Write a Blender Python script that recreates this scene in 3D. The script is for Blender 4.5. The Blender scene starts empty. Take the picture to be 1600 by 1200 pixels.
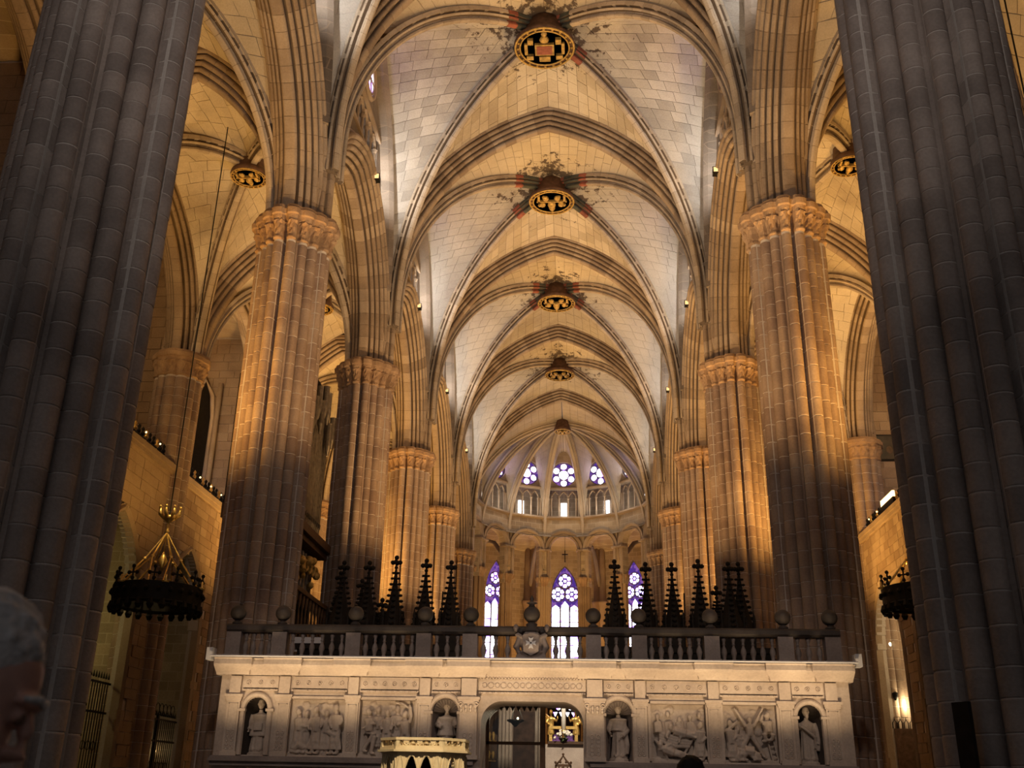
import bpy, math, random
from math import sin, cos, pi, sqrt, atan2, acos, radians
from mathutils import Matrix, Vector
random.seed(7)
S = bpy.context.scene
COL = S.collection

# ------------------------------------------------------------------ camera
cam_d = bpy.data.cameras.new('camera'); cam = bpy.data.objects.new('camera', cam_d); COL.objects.link(cam)
cam_d.sensor_width = 36.0; cam_d.lens = 1571.86 / 1600 * 36.0; cam_d.clip_end = 500; cam_d.clip_start = 0.05
def set_cam(pit, yaw, roll, loc):
    cy, sy, cp, sp = cos(yaw), sin(yaw), cos(pit), sin(pit)
    F = Vector((sy*cp, cy*cp, sp)); R = Vector((cy, -sy, 0)); U = R.cross(F)
    R2 = R*cos(roll) + U*sin(roll); U2 = -R*sin(roll) + U*cos(roll)
    M = Matrix((R2, U2, -F)).transposed().to_4x4(); M.translation = loc
    cam.matrix_world = M
set_cam(0.38613, -0.069332, 0.0197377, (1.048, 0, 1.5))
cam_d.dof.use_dof = True; cam_d.dof.focus_distance = 32; cam_d.dof.aperture_fstop = 5.0
S.camera = cam

# ------------------------------------------------------------------ world, exposure
w = bpy.data.worlds.new('world'); S.world = w; w.use_nodes = True
bg = w.node_tree.nodes['Background']; bg.inputs[0].default_value = (0.82, 0.79, 0.79, 1); bg.inputs[1].default_value = 0.12
S.view_settings.view_transform = 'Standard'; S.view_settings.look = 'None'
S.view_settings.exposure = 0.0; S.view_settings.gamma = 1.0
try: S.view_settings.use_curve_mapping = False
except Exception: pass
S.cycles.use_denoising = True
S.cycles.max_bounces = 6; S.cycles.diffuse_bounces = 3; S.cycles.glossy_bounces = 2
S.cycles.transmission_bounces = 2; S.cycles.sample_clamp_indirect = 4.0

# ------------------------------------------------------------------ main dimensions (metres, floor z=0)
Y2, B = 23.246, 9.912
YP = {i: Y2 + (i-2)*B for i in range(0, 7)}
XP = 6.5; ZCAP = 15.65
WARM = (1.0, 0.66, 0.30); GOLD = (1.0, 0.52, 0.125); WHITE = (1.0, 0.93, 0.82)

def light(kind, name, loc, power, color, aim=None, size=0.3, cone=100, blend=0.6):
    d = bpy.data.lights.new(name, kind); d.energy = power; d.color = color
    if kind == 'SPOT': d.spot_size = radians(cone); d.spot_blend = blend; d.shadow_soft_size = size
    if kind == 'POINT': d.shadow_soft_size = size
    if kind == 'AREA': d.size = size
    o = bpy.data.objects.new(name, d); COL.objects.link(o); o.location = loc
    if aim is not None:
        o.rotation_euler = (Vector(aim) - Vector(loc)).to_track_quat('-Z', 'Y').to_euler()
    return o

# ------------------------------------------------------------------ lamps of the building, and added fill lights
def lights():
    for i in range(1, 6):
        yk = YP[i] + B/2
        # warm uplights on the choir and aisle floors
        light('SPOT', 'nave_uplight', (0.3, yk + 0.5, 6.5), (2100, 2150, 2000, 1450, 1400)[i-1], (1.0, 0.75, 0.46), (0, yk + 1.5, 26), .5, 110, .8)
        for s in (-1, 1):
            light('SPOT', 'aisle_uplight', (s*8.7, yk + 1.9, 6.3), (3300, 3900, 3600, 3200, 2700)[i-1], GOLD, (s*9.9, yk + .4, 21), .35, 128, .7)
            light('SPOT', 'triforium_flood', (s*5.98, yk + 1.6, 21.5), (330, 380, 340, 270, 220)[i-1]*(1 if s < 0 else .7), WHITE, (s*4.2, yk + 4.4, 23.8), .06, 125, .7)
    # grazing amber spots on the pillar shafts
    for i in range(2, 6):
        for s in (-1, 1):
            light('SPOT', 'pillar_spot', (-s*1.0, YP[i] - 7.0, 6.6), 3300 if i == 2 else 4600, (1, .58, .22), (s*6.4, YP[i], 13.2), .12, 44, .8)
            light('SPOT', 'pillar_spot', (s*11.4, YP[i] - 5.4, 6.6), 1250 if i == 2 else 1700, GOLD, (s*6.6, YP[i], 13.4), .12, 50, .8)
    light('SPOT', 'near_pillar_fill', (0.5, -1.5, 9.0), 2600, (1, .86, .74), (0, 13.3, 15.0), .8, 75, .9)  # unseen fill lamp added behind the camera to lighten the near pillars' tops
    # lamps in front of the choir screen
    for x in (-5.7, -4.6, -3.4, -2.2, -1.0, .14, 1.3, 2.5, 3.7, 4.8, 5.9):
        light('SPOT', 'screen_spot', (x, 19.35, 2.35), 105, (1.0, 0.70, 0.38), (x, 20.35, 4.3), .15, 105, 1.0)
    for s in (-1, 1): light('SPOT', 'screen_fill', (s*4.2, 12.2, 8.5), 560, (1, .80, .64), (s*2.6, 20.6, 2.9), .2, 62, .7)  # added frontal fill: unseen spots that lighten the screen panels
    light('SPOT', 'corona_fill', (-7.7, 23.6, 12.5), 1700, (1, .70, .30), (-10, 26, 7.9), .05, 13, .3)  # unseen narrow spot added to brighten the chandelier's gilt corona
    light('SPOT', 'ambo_spot', (0.3, 8.5, 5.6), 1500, (1.0, 0.80, 0.52), (-0.8, 13.2, 1.7), .1, 17, .5)
lights()

# ------------------------------------------------------------------ node materials
def newmat(name):
    m = bpy.data.materials.new(name); m.use_nodes = True
    nt = m.node_tree; nt.nodes.clear()
    return m, nt
def N(nt, typ, **kw):
    n = nt.nodes.new(typ)
    for k, v in kw.items():
        if k.startswith('i_'): n.inputs[int(k[2:])].default_value = v
        else: setattr(n, k, v)
    return n
def c4(c): return (c[0], c[1], c[2], 1)
def mixc(nt, fac, a, b, mode='MIX'):
    n = nt.nodes.new('ShaderNodeMix'); n.data_type = 'RGBA'; n.blend_type = mode
    for sock, v in ((n.inputs[0], fac), (n.inputs[6], a), (n.inputs[7], b)):
        if hasattr(v, 'is_linked') or hasattr(v, 'links'): nt.links.new(v, sock)
        elif isinstance(v, (int, float)): sock.default_value = v
        else: sock.default_value = c4(v)
    return n.outputs[2]
def ramp(nt, src, p0, p1, c0=(0,0,0), c1=(1,1,1)):
    r = nt.nodes.new('ShaderNodeValToRGB'); e = r.color_ramp.elements
    e[0].position = p0; e[0].color = c4(c0); e[1].position = p1; e[1].color = c4(c1)
    nt.links.new(src, r.inputs[0]); return r.outputs[0]
def stone(name, a, b, stain=(0.12, 0.09, 0.07), stain_amt=0.5, scale=1.2, rough=0.9, rnd=0.35, bump=0.25, brick=None, mortar=None, spec=0.15, soot=False):
    """stone: two tones mixed by noise, per-piece tone from Object Info, dark stains, fine relief; brick = (axis, length, height) adds far joints"""
    m, nt = newmat(name); L = nt.links.new
    geo = N(nt, 'ShaderNodeNewGeometry'); pos = geo.outputs['Position']
    n1 = N(nt, 'ShaderNodeTexNoise'); n1.inputs['Scale'].default_value = scale; n1.inputs['Detail'].default_value = 6; L(pos, n1.inputs['Vector'])
    n2 = N(nt, 'ShaderNodeTexNoise'); n2.inputs['Scale'].default_value = scale*0.37; n2.inputs['Detail'].default_value = 8; n2.inputs['Roughness'].default_value = .65; L(pos, n2.inputs['Vector'])
    n3 = N(nt, 'ShaderNodeTexNoise'); n3.inputs['Scale'].default_value = 22; n3.inputs['Detail'].default_value = 4; L(pos, n3.inputs['Vector'])
    oi = N(nt, 'ShaderNodeObjectInfo')
    f = N(nt, 'ShaderNodeMath', operation='MULTIPLY_ADD'); L(oi.outputs['Random'], f.inputs[0]); f.inputs[1].default_value = rnd
    L(n1.outputs['Fac'], f.inputs[2])
    f2 = N(nt, 'ShaderNodeMath', operation='SUBTRACT', use_clamp=True); L(f.outputs[0], f2.inputs[0]); f2.inputs[1].default_value = rnd*0.5
    fr = ramp(nt, f2.outputs[0], 0.3, 0.72)
    col = mixc(nt, fr, a, b)
    col = mixc(nt, ramp(nt, n2.outputs['Fac'], 0.52, 0.75, (0,0,0), (stain_amt,)*3), col, stain)
    if soot:
        sp = N(nt, 'ShaderNodeSeparateXYZ'); L(pos, sp.inputs[0])
        def mth(op, a, b_=None):
            q = N(nt, 'ShaderNodeMath', operation=op)
            for k_, v_ in ((0, a), (1, b_)):
                if v_ is None: continue
                if isinstance(v_, (int, float)): q.inputs[k_].default_value = v_
                else: L(v_, q.inputs[k_])
            return q.outputs[0]
        yy = mth('SUBTRACT', mth('FLOORED_MODULO', mth('SUBTRACT', sp.outputs[1], Y2), B), B/2)
        dd = mth('SQRT', mth('ADD', mth('MULTIPLY', sp.outputs[0], sp.outputs[0]), mth('MULTIPLY', yy, yy)))
        ns_ = N(nt, 'ShaderNodeTexNoise'); ns_.inputs['Scale'].default_value = 2.6; ns_.inputs['Detail'].default_value = 9; ns_.inputs['Roughness'].default_value = .7; L(pos, ns_.inputs['Vector'])
        mk = mth('ADD', ns_.outputs['Fac'], mth('MULTIPLY', mth('MAXIMUM', mth('SUBTRACT', 2.6, dd), -1.2), .085))
        col = mixc(nt, ramp(nt, mk, .585, .63, (0,0,0), (.85,)*3), col, (.05, .03, .028))
    col = mixc(nt, 0.22, col, ramp(nt, n3.outputs['Fac'], 0.35, 0.65, (.35,.35,.35), (.65,.65,.65)), 'OVERLAY')
    h = n3.outputs['Fac']
    if brick:
        ax, bl, bh = brick
        sep = N(nt, 'ShaderNodeSeparateXYZ'); L(pos, sep.inputs[0]); cmb = N(nt, 'ShaderNodeCombineXYZ')
        L(sep.outputs[{'x': 0, 'y': 1}[ax]], cmb.inputs[0]); L(sep.outputs[2], cmb.inputs[1])
        br = N(nt, 'ShaderNodeTexBrick'); L(cmb.outputs[0], br.inputs['Vector'])
        br.inputs['Scale'].default_value = 1; br.inputs['Brick Width'].default_value = bl; br.inputs['Row Height'].default_value = bh
        br.inputs['Mortar Size'].default_value = 0.012; br.inputs['Color1'].default_value = (1,1,1,1); br.inputs['Color2'].default_value = (.72,.72,.72,1); br.inputs['Mortar'].default_value = (.5,.5,.5,1)
        col = mixc(nt, 1.0, col, br.outputs['Color'], 'MULTIPLY')
        if mortar: col = mixc(nt, br.outputs['Fac'], col, mortar)
    p = N(nt, 'ShaderNodeBsdfPrincipled'); L(col, p.inputs['Base Color']); p.inputs['Roughness'].default_value = rough
    p.inputs['Specular IOR Level'].default_value = spec
    if bump:
        bp = N(nt, 'ShaderNodeBump'); bp.inputs['Strength'].default_value = bump; bp.inputs['Distance'].default_value = .03; L(h, bp.inputs['Height']); L(bp.outputs[0], p.inputs['Normal'])
    o = N(nt, 'ShaderNodeOutputMaterial'); L(p.outputs[0], o.inputs[0])
    return m
def plain(name, c, rough=0.6, metal=0.0, var=0.3, scale=8, spec=0.4, bump=0.1):
    m, nt = newmat(name); L = nt.links.new
    geo = N(nt, 'ShaderNodeNewGeometry')
    n1 = N(nt, 'ShaderNodeTexNoise'); n1.inputs['Scale'].default_value = scale; n1.inputs['Detail'].default_value = 5; L(geo.outputs['Position'], n1.inputs['Vector'])
    oi = N(nt, 'ShaderNodeObjectInfo'); mx = N(nt, 'ShaderNodeMath', operation='MULTIPLY_ADD'); L(oi.outputs['Random'], mx.inputs[0]); mx.inputs[1].default_value = .25; L(n1.outputs['Fac'], mx.inputs[2])
    col = mixc(nt, ramp(nt, mx.outputs[0], .35, .85), tuple(x*(1-var) for x in c), tuple(min(1, x*(1+var)) for x in c))
    p = N(nt, 'ShaderNodeBsdfPrincipled'); L(col, p.inputs['Base Color']); p.inputs['Roughness'].default_value = rough; p.inputs['Metallic'].default_value = metal
    p.inputs['Specular IOR Level'].default_value = spec
    if bump:
        bp = N(nt, 'ShaderNodeBump'); bp.inputs['Strength'].default_value = bump; bp.inputs['Distance'].default_value = .02; L(n1.outputs['Fac'], bp.inputs['Height']); L(bp.outputs[0], p.inputs['Normal'])
    o = N(nt, 'ShaderNodeOutputMaterial'); L(p.outputs[0], o.inputs[0]); return m
def glow(name, c, strength, c2=None, scale=2.0):
    """backlit glass, lamps, flames"""
    m, nt = newmat(name); L = nt.links.new
    e = N(nt, 'ShaderNodeEmission'); e.inputs[1].default_value = strength
    if c2:
        geo = N(nt, 'ShaderNodeNewGeometry'); v = N(nt, 'ShaderNodeTexVoronoi'); v.inputs['Scale'].default_value = scale; L(geo.outputs['Position'], v.inputs['Vector'])
        sp = N(nt, 'ShaderNodeSeparateColor'); L(v.outputs['Color'], sp.inputs[0])
        L(mixc(nt, ramp(nt, sp.outputs[0], .55, .8), c, c2), e.inputs[0])
    else: e.inputs[0].default_value = c4(c)
    o = N(nt, 'ShaderNodeOutputMaterial'); L(e.outputs[0], o.inputs[0]); return m

M = {}
M['near'] = stone('near_pillar_stone', (0.26, 0.215, 0.195), (0.42, 0.35, 0.315), (.09,.08,.085), .45, 1.1, rnd=.3)
M['pier'] = stone('pillar_stone', (0.225, 0.155, 0.125), (0.375, 0.285, 0.225), (.11,.085,.075), .4, 1.1, rnd=.2)
M['mortar'] = stone('lime_mortar', (0.50, 0.45, 0.42), (0.62, 0.56, 0.52), rnd=0, bump=.1, stain_amt=.3)
M['mortar_dark'] = stone('dark_joint', (0.13, 0.095, 0.07), (0.2, 0.15, 0.11), rnd=0, bump=.1, stain_amt=.3)
M['cap'] = stone('capital_stone', (0.28, 0.18, 0.115), (0.42, 0.29, 0.19), (.07,.05,.04), .5, 2.5, rnd=.2, bump=.5)
M['arch'] = stone('arch_stone', (0.28, 0.21, 0.155), (0.43, 0.34, 0.26), (.10,.075,.06), .5, .9, rnd=.45)
M['rib'] = stone('rib_stone', (0.40, 0.33, 0.26), (0.55, 0.46, 0.37), (.13,.10,.08), .4, .9, rnd=.4)
M['web'] = stone('vault_stone', (0.47, 0.40, 0.31), (0.64, 0.56, 0.45), (.20,.15,.12), .62, .55, rnd=.45, soot=True)
M['web_plain'] = stone('apse_vault_stone', (0.44, 0.37, 0.29), (0.58, 0.50, 0.40), (.20,.15,.12), .5, .55, rnd=.45)
M['webpale'] = stone('pale_vault_stone', (0.37, 0.345, 0.325), (0.54, 0.51, 0.485), (.17,.14,.16), .8, .5, rnd=.5, soot=True)
M['wall'] = stone('wall_stone', (0.27, 0.19, 0.13), (0.41, 0.31, 0.22), (.11,.075,.055), .45, .8, rnd=.5)
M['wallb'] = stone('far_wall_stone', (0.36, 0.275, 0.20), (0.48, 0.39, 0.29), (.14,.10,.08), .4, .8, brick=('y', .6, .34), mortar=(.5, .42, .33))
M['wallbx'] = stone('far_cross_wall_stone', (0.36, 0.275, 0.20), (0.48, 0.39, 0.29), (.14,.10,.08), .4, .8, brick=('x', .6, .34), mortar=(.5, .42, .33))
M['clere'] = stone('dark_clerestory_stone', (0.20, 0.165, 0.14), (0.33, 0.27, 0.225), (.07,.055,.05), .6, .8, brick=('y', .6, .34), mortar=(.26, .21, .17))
M['marble'] = stone('screen_marble', (0.43, 0.355, 0.31), (0.60, 0.51, 0.445), (.20,.155,.14), .55, 1.6, rough=.6, rnd=.2, bump=.12, spec=.3)
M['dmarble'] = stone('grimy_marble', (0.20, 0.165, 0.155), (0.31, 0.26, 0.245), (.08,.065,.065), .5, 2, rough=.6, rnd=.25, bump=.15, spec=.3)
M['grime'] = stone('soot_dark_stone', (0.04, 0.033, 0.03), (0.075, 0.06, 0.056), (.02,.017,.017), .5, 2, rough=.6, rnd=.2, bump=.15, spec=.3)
M['floor'] = stone('floor_slabs', (0.20, 0.185, 0.17), (0.30, 0.28, 0.26), brick=('x', .8, .8), rough=.45)
M['black'] = plain('black_timber', (0.016, 0.012, 0.010), .7, var=.4, spec=.2)
M['iron'] = plain('wrought_iron', (0.012, 0.011, 0.010), .6, .3, spec=.3)
M['oak'] = plain('brown_oak', (0.10, 0.055, 0.03), .55, var=.4)
M['pipe'] = plain('dull_organ_metal', (0.20, 0.17, 0.14), .38, .8, var=.4)
M['gold'] = plain('gilding', (0.75, 0.50, 0.16), .35, .75, var=.35, scale=14)
M['oldgold'] = plain('aged_gilding', (0.50, 0.33, 0.10), .5, .35, var=.5, scale=9)
M['red'] = plain('faded_red_paint', (0.28, 0.09, 0.06), .7, var=.4, scale=5)
M['bluegreen'] = plain('faded_dark_green_paint', (0.07, 0.075, 0.065), .7, var=.4, scale=5)
M['boss'] = plain('dark_carved_wood', (0.11, 0.06, 0.04), .7, var=.5, scale=6)
M['ambo'] = stone('honey_stone', (0.62, 0.49, 0.29), (0.76, 0.62, 0.40), (.40,.30,.18), .3, 4, rough=.7, rnd=.15, bump=.1)
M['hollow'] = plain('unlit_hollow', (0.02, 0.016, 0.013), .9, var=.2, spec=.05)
M['lead'] = plain('lead_and_tracery', (0.13, 0.10, 0.11), .8, var=.3)
M['skin'] = plain('weathered_skin', (0.42, 0.235, 0.19), .5, var=.15, scale=30)
M['hair'] = plain('grey_hair', (0.45, 0.43, 0.43), .6, var=.35, scale=60, bump=.5)
M['coat'] = plain('dark_jacket', (0.03, 0.03, 0.035), .85, var=.2)
M['white'] = plain('white_wax', (0.85, 0.82, 0.74), .5, var=.05)
M['paper'] = plain('pale_board', (0.62, 0.62, 0.66), .6, var=.05)
M['leaf'] = plain('green_leaves', (0.10, 0.17, 0.06), .6, var=.5)
M['petal'] = plain('white_petals', (0.85, 0.83, 0.76), .6, var=.1)
M['canvas'] = plain('dark_oil_painting', (0.035, 0.022, 0.014), .5, var=.6, scale=3)
M['purple'] = plain('purple_cloth', (0.16, 0.07, 0.28), .8, var=.3)
M['glass'] = glow('backlit_stained_glass', (0.90, 0.88, 1.0), 5.5, (0.42, 0.22, 0.95), 3.2)
M['glassv'] = glow('backlit_violet_glass', (0.20, 0.08, 0.62), .4, (.6, .25, .9), 5)
M['glassw'] = glow('bright_window', (0.95, 0.94, 1.0), 6)
M['lampface'] = glow('lamp_lens', (1.0, 0.62, 0.25), 1.6)
M['flame'] = glow('lit_bulb', (1.0, 0.83, 0.5), 12)
M['flamesoft'] = glow('soft_lit_bulb', (1.0, 0.7, 0.3), 3.5)

# ------------------------------------------------------------------ mesh building
class MB:
    def __init__(s): s.v = []; s.f = []
    def add(s, V, F):
        b = len(s.v); s.v += [tuple(p) for p in V]; s.f += [tuple(b + i for i in f) for f in F]; return s
    def box(s, x0, x1, y0, y1, z0, z1):
        return s.add([(x0,y0,z0),(x1,y0,z0),(x1,y1,z0),(x0,y1,z0),(x0,y0,z1),(x1,y0,z1),(x1,y1,z1),(x0,y1,z1)],
                     [(0,3,2,1),(4,5,6,7),(0,1,5,4),(1,2,6,5),(2,3,7,6),(3,0,4,7)])
    def cbox(s, cx, cy, cz, a, b, c): return s.box(cx-a/2, cx+a/2, cy-b/2, cy+b/2, cz-c/2, cz+c/2)
    def prism(s, poly, fn, d0, d1):
        """extrude a 2-D polygon; fn(u, v, d) -> 3-D point"""
        n = len(poly)
        V = [fn(u, v, d0) for u, v in poly] + [fn(u, v, d1) for u, v in poly]
        F = [tuple(range(n-1, -1, -1)), tuple(range(n, 2*n))] + [(i, (i+1) % n, n+(i+1) % n, n+i) for i in range(n)]
        return s.add(V, F)
    def rings(s, R, closed=True, cap=True):
        n = len(R[0]); V = [p for r in R for p in r]; F = []
        for k in range(len(R)-1):
            for i in range(n if closed else n-1):
                j = (i+1) % n; F.append((k*n+i, k*n+j, (k+1)*n+j, (k+1)*n+i))
        if cap: F += [tuple(range(n-1, -1, -1)), tuple((len(R)-1)*n + i for i in range(n))]
        return s.add(V, F)
    def lathe(s, prof, c=(0,0,0), n=12, sx=1, sy=1):
        return s.rings([[(c[0]+r*sx*cos(2*pi*i/n), c[1]+r*sy*sin(2*pi*i/n), c[2]+z) for i in range(n)] for r, z in prof])
    def tube(s, pts, r, n=6):
        pts = [Vector(p) for p in pts]; R = []
        rr = r if isinstance(r, (list, tuple)) else [r]*len(pts)
        for k, p in enumerate(pts):
            d = (pts[min(k+1, len(pts)-1)] - pts[max(k-1, 0)]).normalized()
            a = d.cross(Vector((0,0,1)) if abs(d.z) < .9 else Vector((0,1,0))).normalized(); b = d.cross(a)
            R.append([tuple(p + (a*cos(2*pi*i/n) + b*sin(2*pi*i/n))*rr[k]) for i in range(n)])
        return s.rings(R)
    def ball(s, c, r, n=10, m=6, sx=1, sy=1, sz=1):
        return s.lathe([(max(r*sin(pi*k/m), r*.02), -r*cos(pi*k/m)*sz) for k in range(m+1)], c, n, sx, sy)
    def torus(s, c, R, r, n=24, m=6, axis='z'):
        V = []
        for i in range(n):
            a = 2*pi*i/n
            for j in range(m):
                b = 2*pi*j/m; q = R + r*cos(b)
                p = {'z': (q*cos(a), q*sin(a), r*sin(b)), 'y': (q*cos(a), r*sin(b), q*sin(a)), 'x': (r*sin(b), q*cos(a), q*sin(a))}[axis]
                V.append((c[0]+p[0], c[1]+p[1], c[2]+p[2]))
        return s.add(V, [(i*m+j, ((i+1) % n)*m+j, ((i+1) % n)*m+(j+1) % m, i*m+(j+1) % m) for i in range(n) for j in range(m)])
    def mesh(s, name, mat, smooth=False):
        me = bpy.data.meshes.new(name); me.from_pydata(s.v, [], s.f); me.materials.append(M[mat] if isinstance(mat, str) else mat)
        if smooth: me.shade_smooth()
        me.update(); return me
def put(name, me, parent=None, loc=None, mw=None, kind=None):
    o = bpy.data.objects.new(name, me); COL.objects.link(o)
    if mw is not None: o.matrix_local = mw
    elif loc is not None: o.location = loc
    if parent: o.parent = parent
    if kind: o['kind'] = kind
    return o
def fix_normals(me):
    import bmesh
    bm = bmesh.new(); bm.from_mesh(me); bmesh.ops.recalc_face_normals(bm, faces=bm.faces); bm.to_mesh(me); bm.free(); return me
def thing(name, label, cat, loc=(0,0,0), rz=0, group=None, kind=None):
    o = bpy.data.objects.new(name, None); COL.objects.link(o); o.location = loc; o.rotation_euler = (0,0,rz); o.empty_display_size = .2
    if label: o['label'] = label
    if cat: o['category'] = cat
    if group: o['group'] = group
    if kind: o['kind'] = kind
    return o
def tag(o, label, cat, group=None):
    o['label'] = label; o['category'] = cat
    if group: o['group'] = group
    return o
def dup(root, loc, rz=None, label=None):
    def cp(o, par):
        c = o.copy(); COL.objects.link(c)
        if par: c.parent = par
        for ch in kids.get(o.name, ()): cp(ch, c)
        return c
    kids = {}
    for o in list(COL.objects):
        if o.parent: kids.setdefault(o.parent.name, []).append(o)
    r = cp(root, None); r.location = loc
    if rz is not None: r.rotation_euler = (0, 0, rz)
    if label: r['label'] = label
    return r
def struct(name, me, parent=None, loc=None):
    return put(name, me, parent, loc, kind=None if parent else 'structure')
ORD = {1: 'first', 2: 'second', 3: 'third', 4: 'fourth', 5: 'fifth', 6: 'sixth', 7: 'seventh'}
SIDE = {-1: 'organ', 1: 'painting'}
# ================================================================== pillars
NS = 16
def shaft_R(k, R, ns): return R*.88 if ns == 16 and (k % 4) in (2, 3) else R
def rho(phi, R, rs, ns=NS):
    best = R*.86; off = pi/ns if ns == 16 else 0
    for k in range(ns):
        d = (phi - 2*pi*k/ns + off + pi) % (2*pi) - pi; Rk = shaft_R(k, R, ns)
        if abs(Rk*sin(d)) < rs and cos(d) > 0: best = max(best, Rk*cos(d) + sqrt(rs*rs - (Rk*sin(d))**2))
    return best
def outline(R, rs, off=0.0, per=8, ns=NS, soft=0.0):
    n = ns*per; out = []; o0 = pi/ns if ns == 16 else 0
    for i in range(n):
        a = 2*pi*(i+.5)/n - pi/ns - o0
        big = R + rs*.75 + .06*R*cos(4*a)
        r = rho(a, R, rs, ns); r = r*(1-soft) + big*soft + off
        out.append((r*cos(a), r*sin(a)))
    return out
def sharpen(me):
    """crisp horizontal edges and long straight arrises, smooth round fronts"""
    at = me.attributes.new('sharp_edge', 'BOOLEAN', 'EDGE'); V = me.vertices
    for e in me.edges:
        a, b = V[e.vertices[0]].co, V[e.vertices[1]].co
        at.data[e.index].value = abs(a.z - b.z) < 1e-5
def drum_mesh(R, rs, h, mat, ns=NS, gap=.018, k=0):
    """one drum of one shaft: bulging front, chamfered joints, height 1 (scaled)"""
    n = 13; half = pi/ns; a0 = 2*pi*k/ns - (pi/ns if ns == 16 else 0); front = []
    for i in range(n):
        q = -half + 2*half*i/(n-1); r = rho(a0 + q, R, rs, ns); front.append((r*cos(q), r*sin(q)))
    back = [(R*.78*cos(half), R*.78*sin(half)), (R*.78*cos(-half), R*.78*sin(-half))]
    def ring(ins, z):
        return [(x*(1-ins/R), y*(1-ins/R), z) for x, y in front] + [(x, y, z) for x, y in back]
    m = MB(); m.rings([ring(.011, gap/2), ring(0, gap/2+.03), ring(0, h-gap/2-.03), ring(.011, h-gap/2)])
    me = m.mesh('stone_drum', mat, True); sharpen(me); return me
CAMP = Vector((1.05, 0, 1.5))
def capital_mesh(R, rs, z0, z1, ns=NS):
    m = MB(); rr = []
    H = z1 - z0
    prof = [(0, .0, .0), (.04, .05, .0), (.09, .05, .0), (.11, .01, .0), (.2, .03, .05), (.33, .05, .1), (.45, .09, .15), (.53, .14, .2), (.58, .11, .25), (.62, .13, .3), (.70, .15, .4), (.73, .20, .45), (.88, .22, .5), (.93, .18, .55), (1.0, .16, .6)]
    rnd = random.Random(3)
    for q, off, soft in prof:
        o = outline(R, rs, off, 8, ns, soft)
        leafy = .15 < q < .6
        ring = []
        for i, (x, y) in enumerate(o):
            k = 1 + ((.022*sin(i*2*pi/4 + q*19) + rnd.uniform(-.012, .012)) if leafy else 0)
            ring.append((x*k, y*k, z0 + H*q + (rnd.uniform(-.02, .02) if leafy else 0)))
        rr.append(ring)
    m.rings(rr); return m.mesh('capital', 'cap')
DR = {}
def pillar(x, y, r, label, mat='pier', zlo=0.0, zvis=(0, 16), single=True, ztop=ZCAP, ns=NS, rs=None, fillet=True, name='pillar', zc=None, course=.36, minface=-.12):
    rs = rs or r*.132*16/ns; R = r - rs
    t = thing(name, label, 'pillar', (x, y, 0), group=None, kind='thing')
    zc = zc or ztop - .95
    core = MB(); o = outline(R, rs, -.013, 16, ns)
    core.prism([(a, b) for a, b in o], lambda u, v, d: (u, v, d), zlo, zc+.05)
    put('mortar_core', core.mesh('mortar_core', 'mortar'), t)
    key = (round(r, 3), mat, ns)
    if key not in DR: DR[key] = [drum_mesh(R, rs, 1.0, mat, ns, .036, k) for k in (0, 2)]
    rnd = random.Random(int(x*10+y)); zs = [zlo]
    while zs[-1] < zc - .1: zs.append(min(zs[-1] + course*rnd.uniform(.82, 1.2), zc))
    rest = MB(); o0 = pi/ns if ns == 16 else 0; geo = [([v.co.copy() for v in q.vertices], [tuple(p.vertices) for p in q.polygons]) for q in DR[key]]
    for k in range(ns):
        a = 2*pi*k/ns - o0; rz = Matrix.Rotation(a, 4, 'Z'); q = 1 if ns == 16 and (k % 4) in (2, 3) else 0; me = DR[key][q]; V, F = geo[q]
        d = Vector((cos(a), sin(a), 0)); tocam = Vector((CAMP.x-x, CAMP.y-y, 0)).normalized()
        vis = d.dot(tocam) > minface and single
        for j in range(len(zs)-1):
            za, zb = zs[j], zs[j+1]
            if zb - za < .05: continue
            jit = 1 + rnd.uniform(-.0025, .0025)
            mw = Matrix.Translation((0, 0, za)) @ rz @ Matrix.Diagonal((jit, jit, zb-za, 1))
            if vis and zvis[0] < za < zvis[1]: put('stone_drum', me, t, mw=mw)
            else: rest.add([mw @ v for v in V], F)
    if rest.v: put('drum_masonry', rest.mesh('drum_masonry', mat), t, kind='stuff')
    if fillet:
        fm = MB()
        for k in range(1, ns, 2):
            a = 2*pi*(k+.5)/ns - o0; c = R*.89
            fm.rings([[(c*cos(a)-s1*rs*.2*sin(a)+s2*rs*.2*cos(a), c*sin(a)+s1*rs*.2*cos(a)+s2*rs*.2*sin(a), z) for s1, s2 in ((-1,-1),(1,-1),(1,1),(-1,1))] for z in (zlo, zc)])
        put('fillet_strip', fm.mesh('fillet_strip', mat), t)
    put('capital', capital_mesh(R, rs, zc, ztop, ns), t)
    b = MB(); b.rings([[(px*k, py*k, z) for px, py in outline(R, rs, 0, 6, ns, .5)] for k, z in ((1.18, 0), (1.18, .5), (1.1, .58), (1.1, .8), (1.03, .95))])
    if zlo == 0: put('plinth', b.mesh('plinth', mat), t)
    return t
PL = {1: ('huge dark grey clustered pillar nearest the camera, on the organ side', 'huge dark grey clustered pillar nearest the camera, on the painting side'),
      2: ('amber-lit clustered pillar behind the screen end, between organ and crown chandelier', 'amber-lit clustered pillar behind the screen end on the painting side'),
      3: ('slimmer gold-lit clustered pillar beyond the organ pipes', 'gold-lit clustered pillar, third along the painting side'),
      4: ('clustered pillar two bays beyond the screen, fourth along the organ side', 'clustered pillar two bays beyond the screen, fourth along the painting side'),
      5: ('small distant clustered pillar, fifth along the organ side', 'small distant clustered pillar, fifth along the painting side'),
      6: ('dim farthest clustered pillar beside the apse, organ side', 'dim farthest clustered pillar beside the apse, painting side')}
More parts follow.
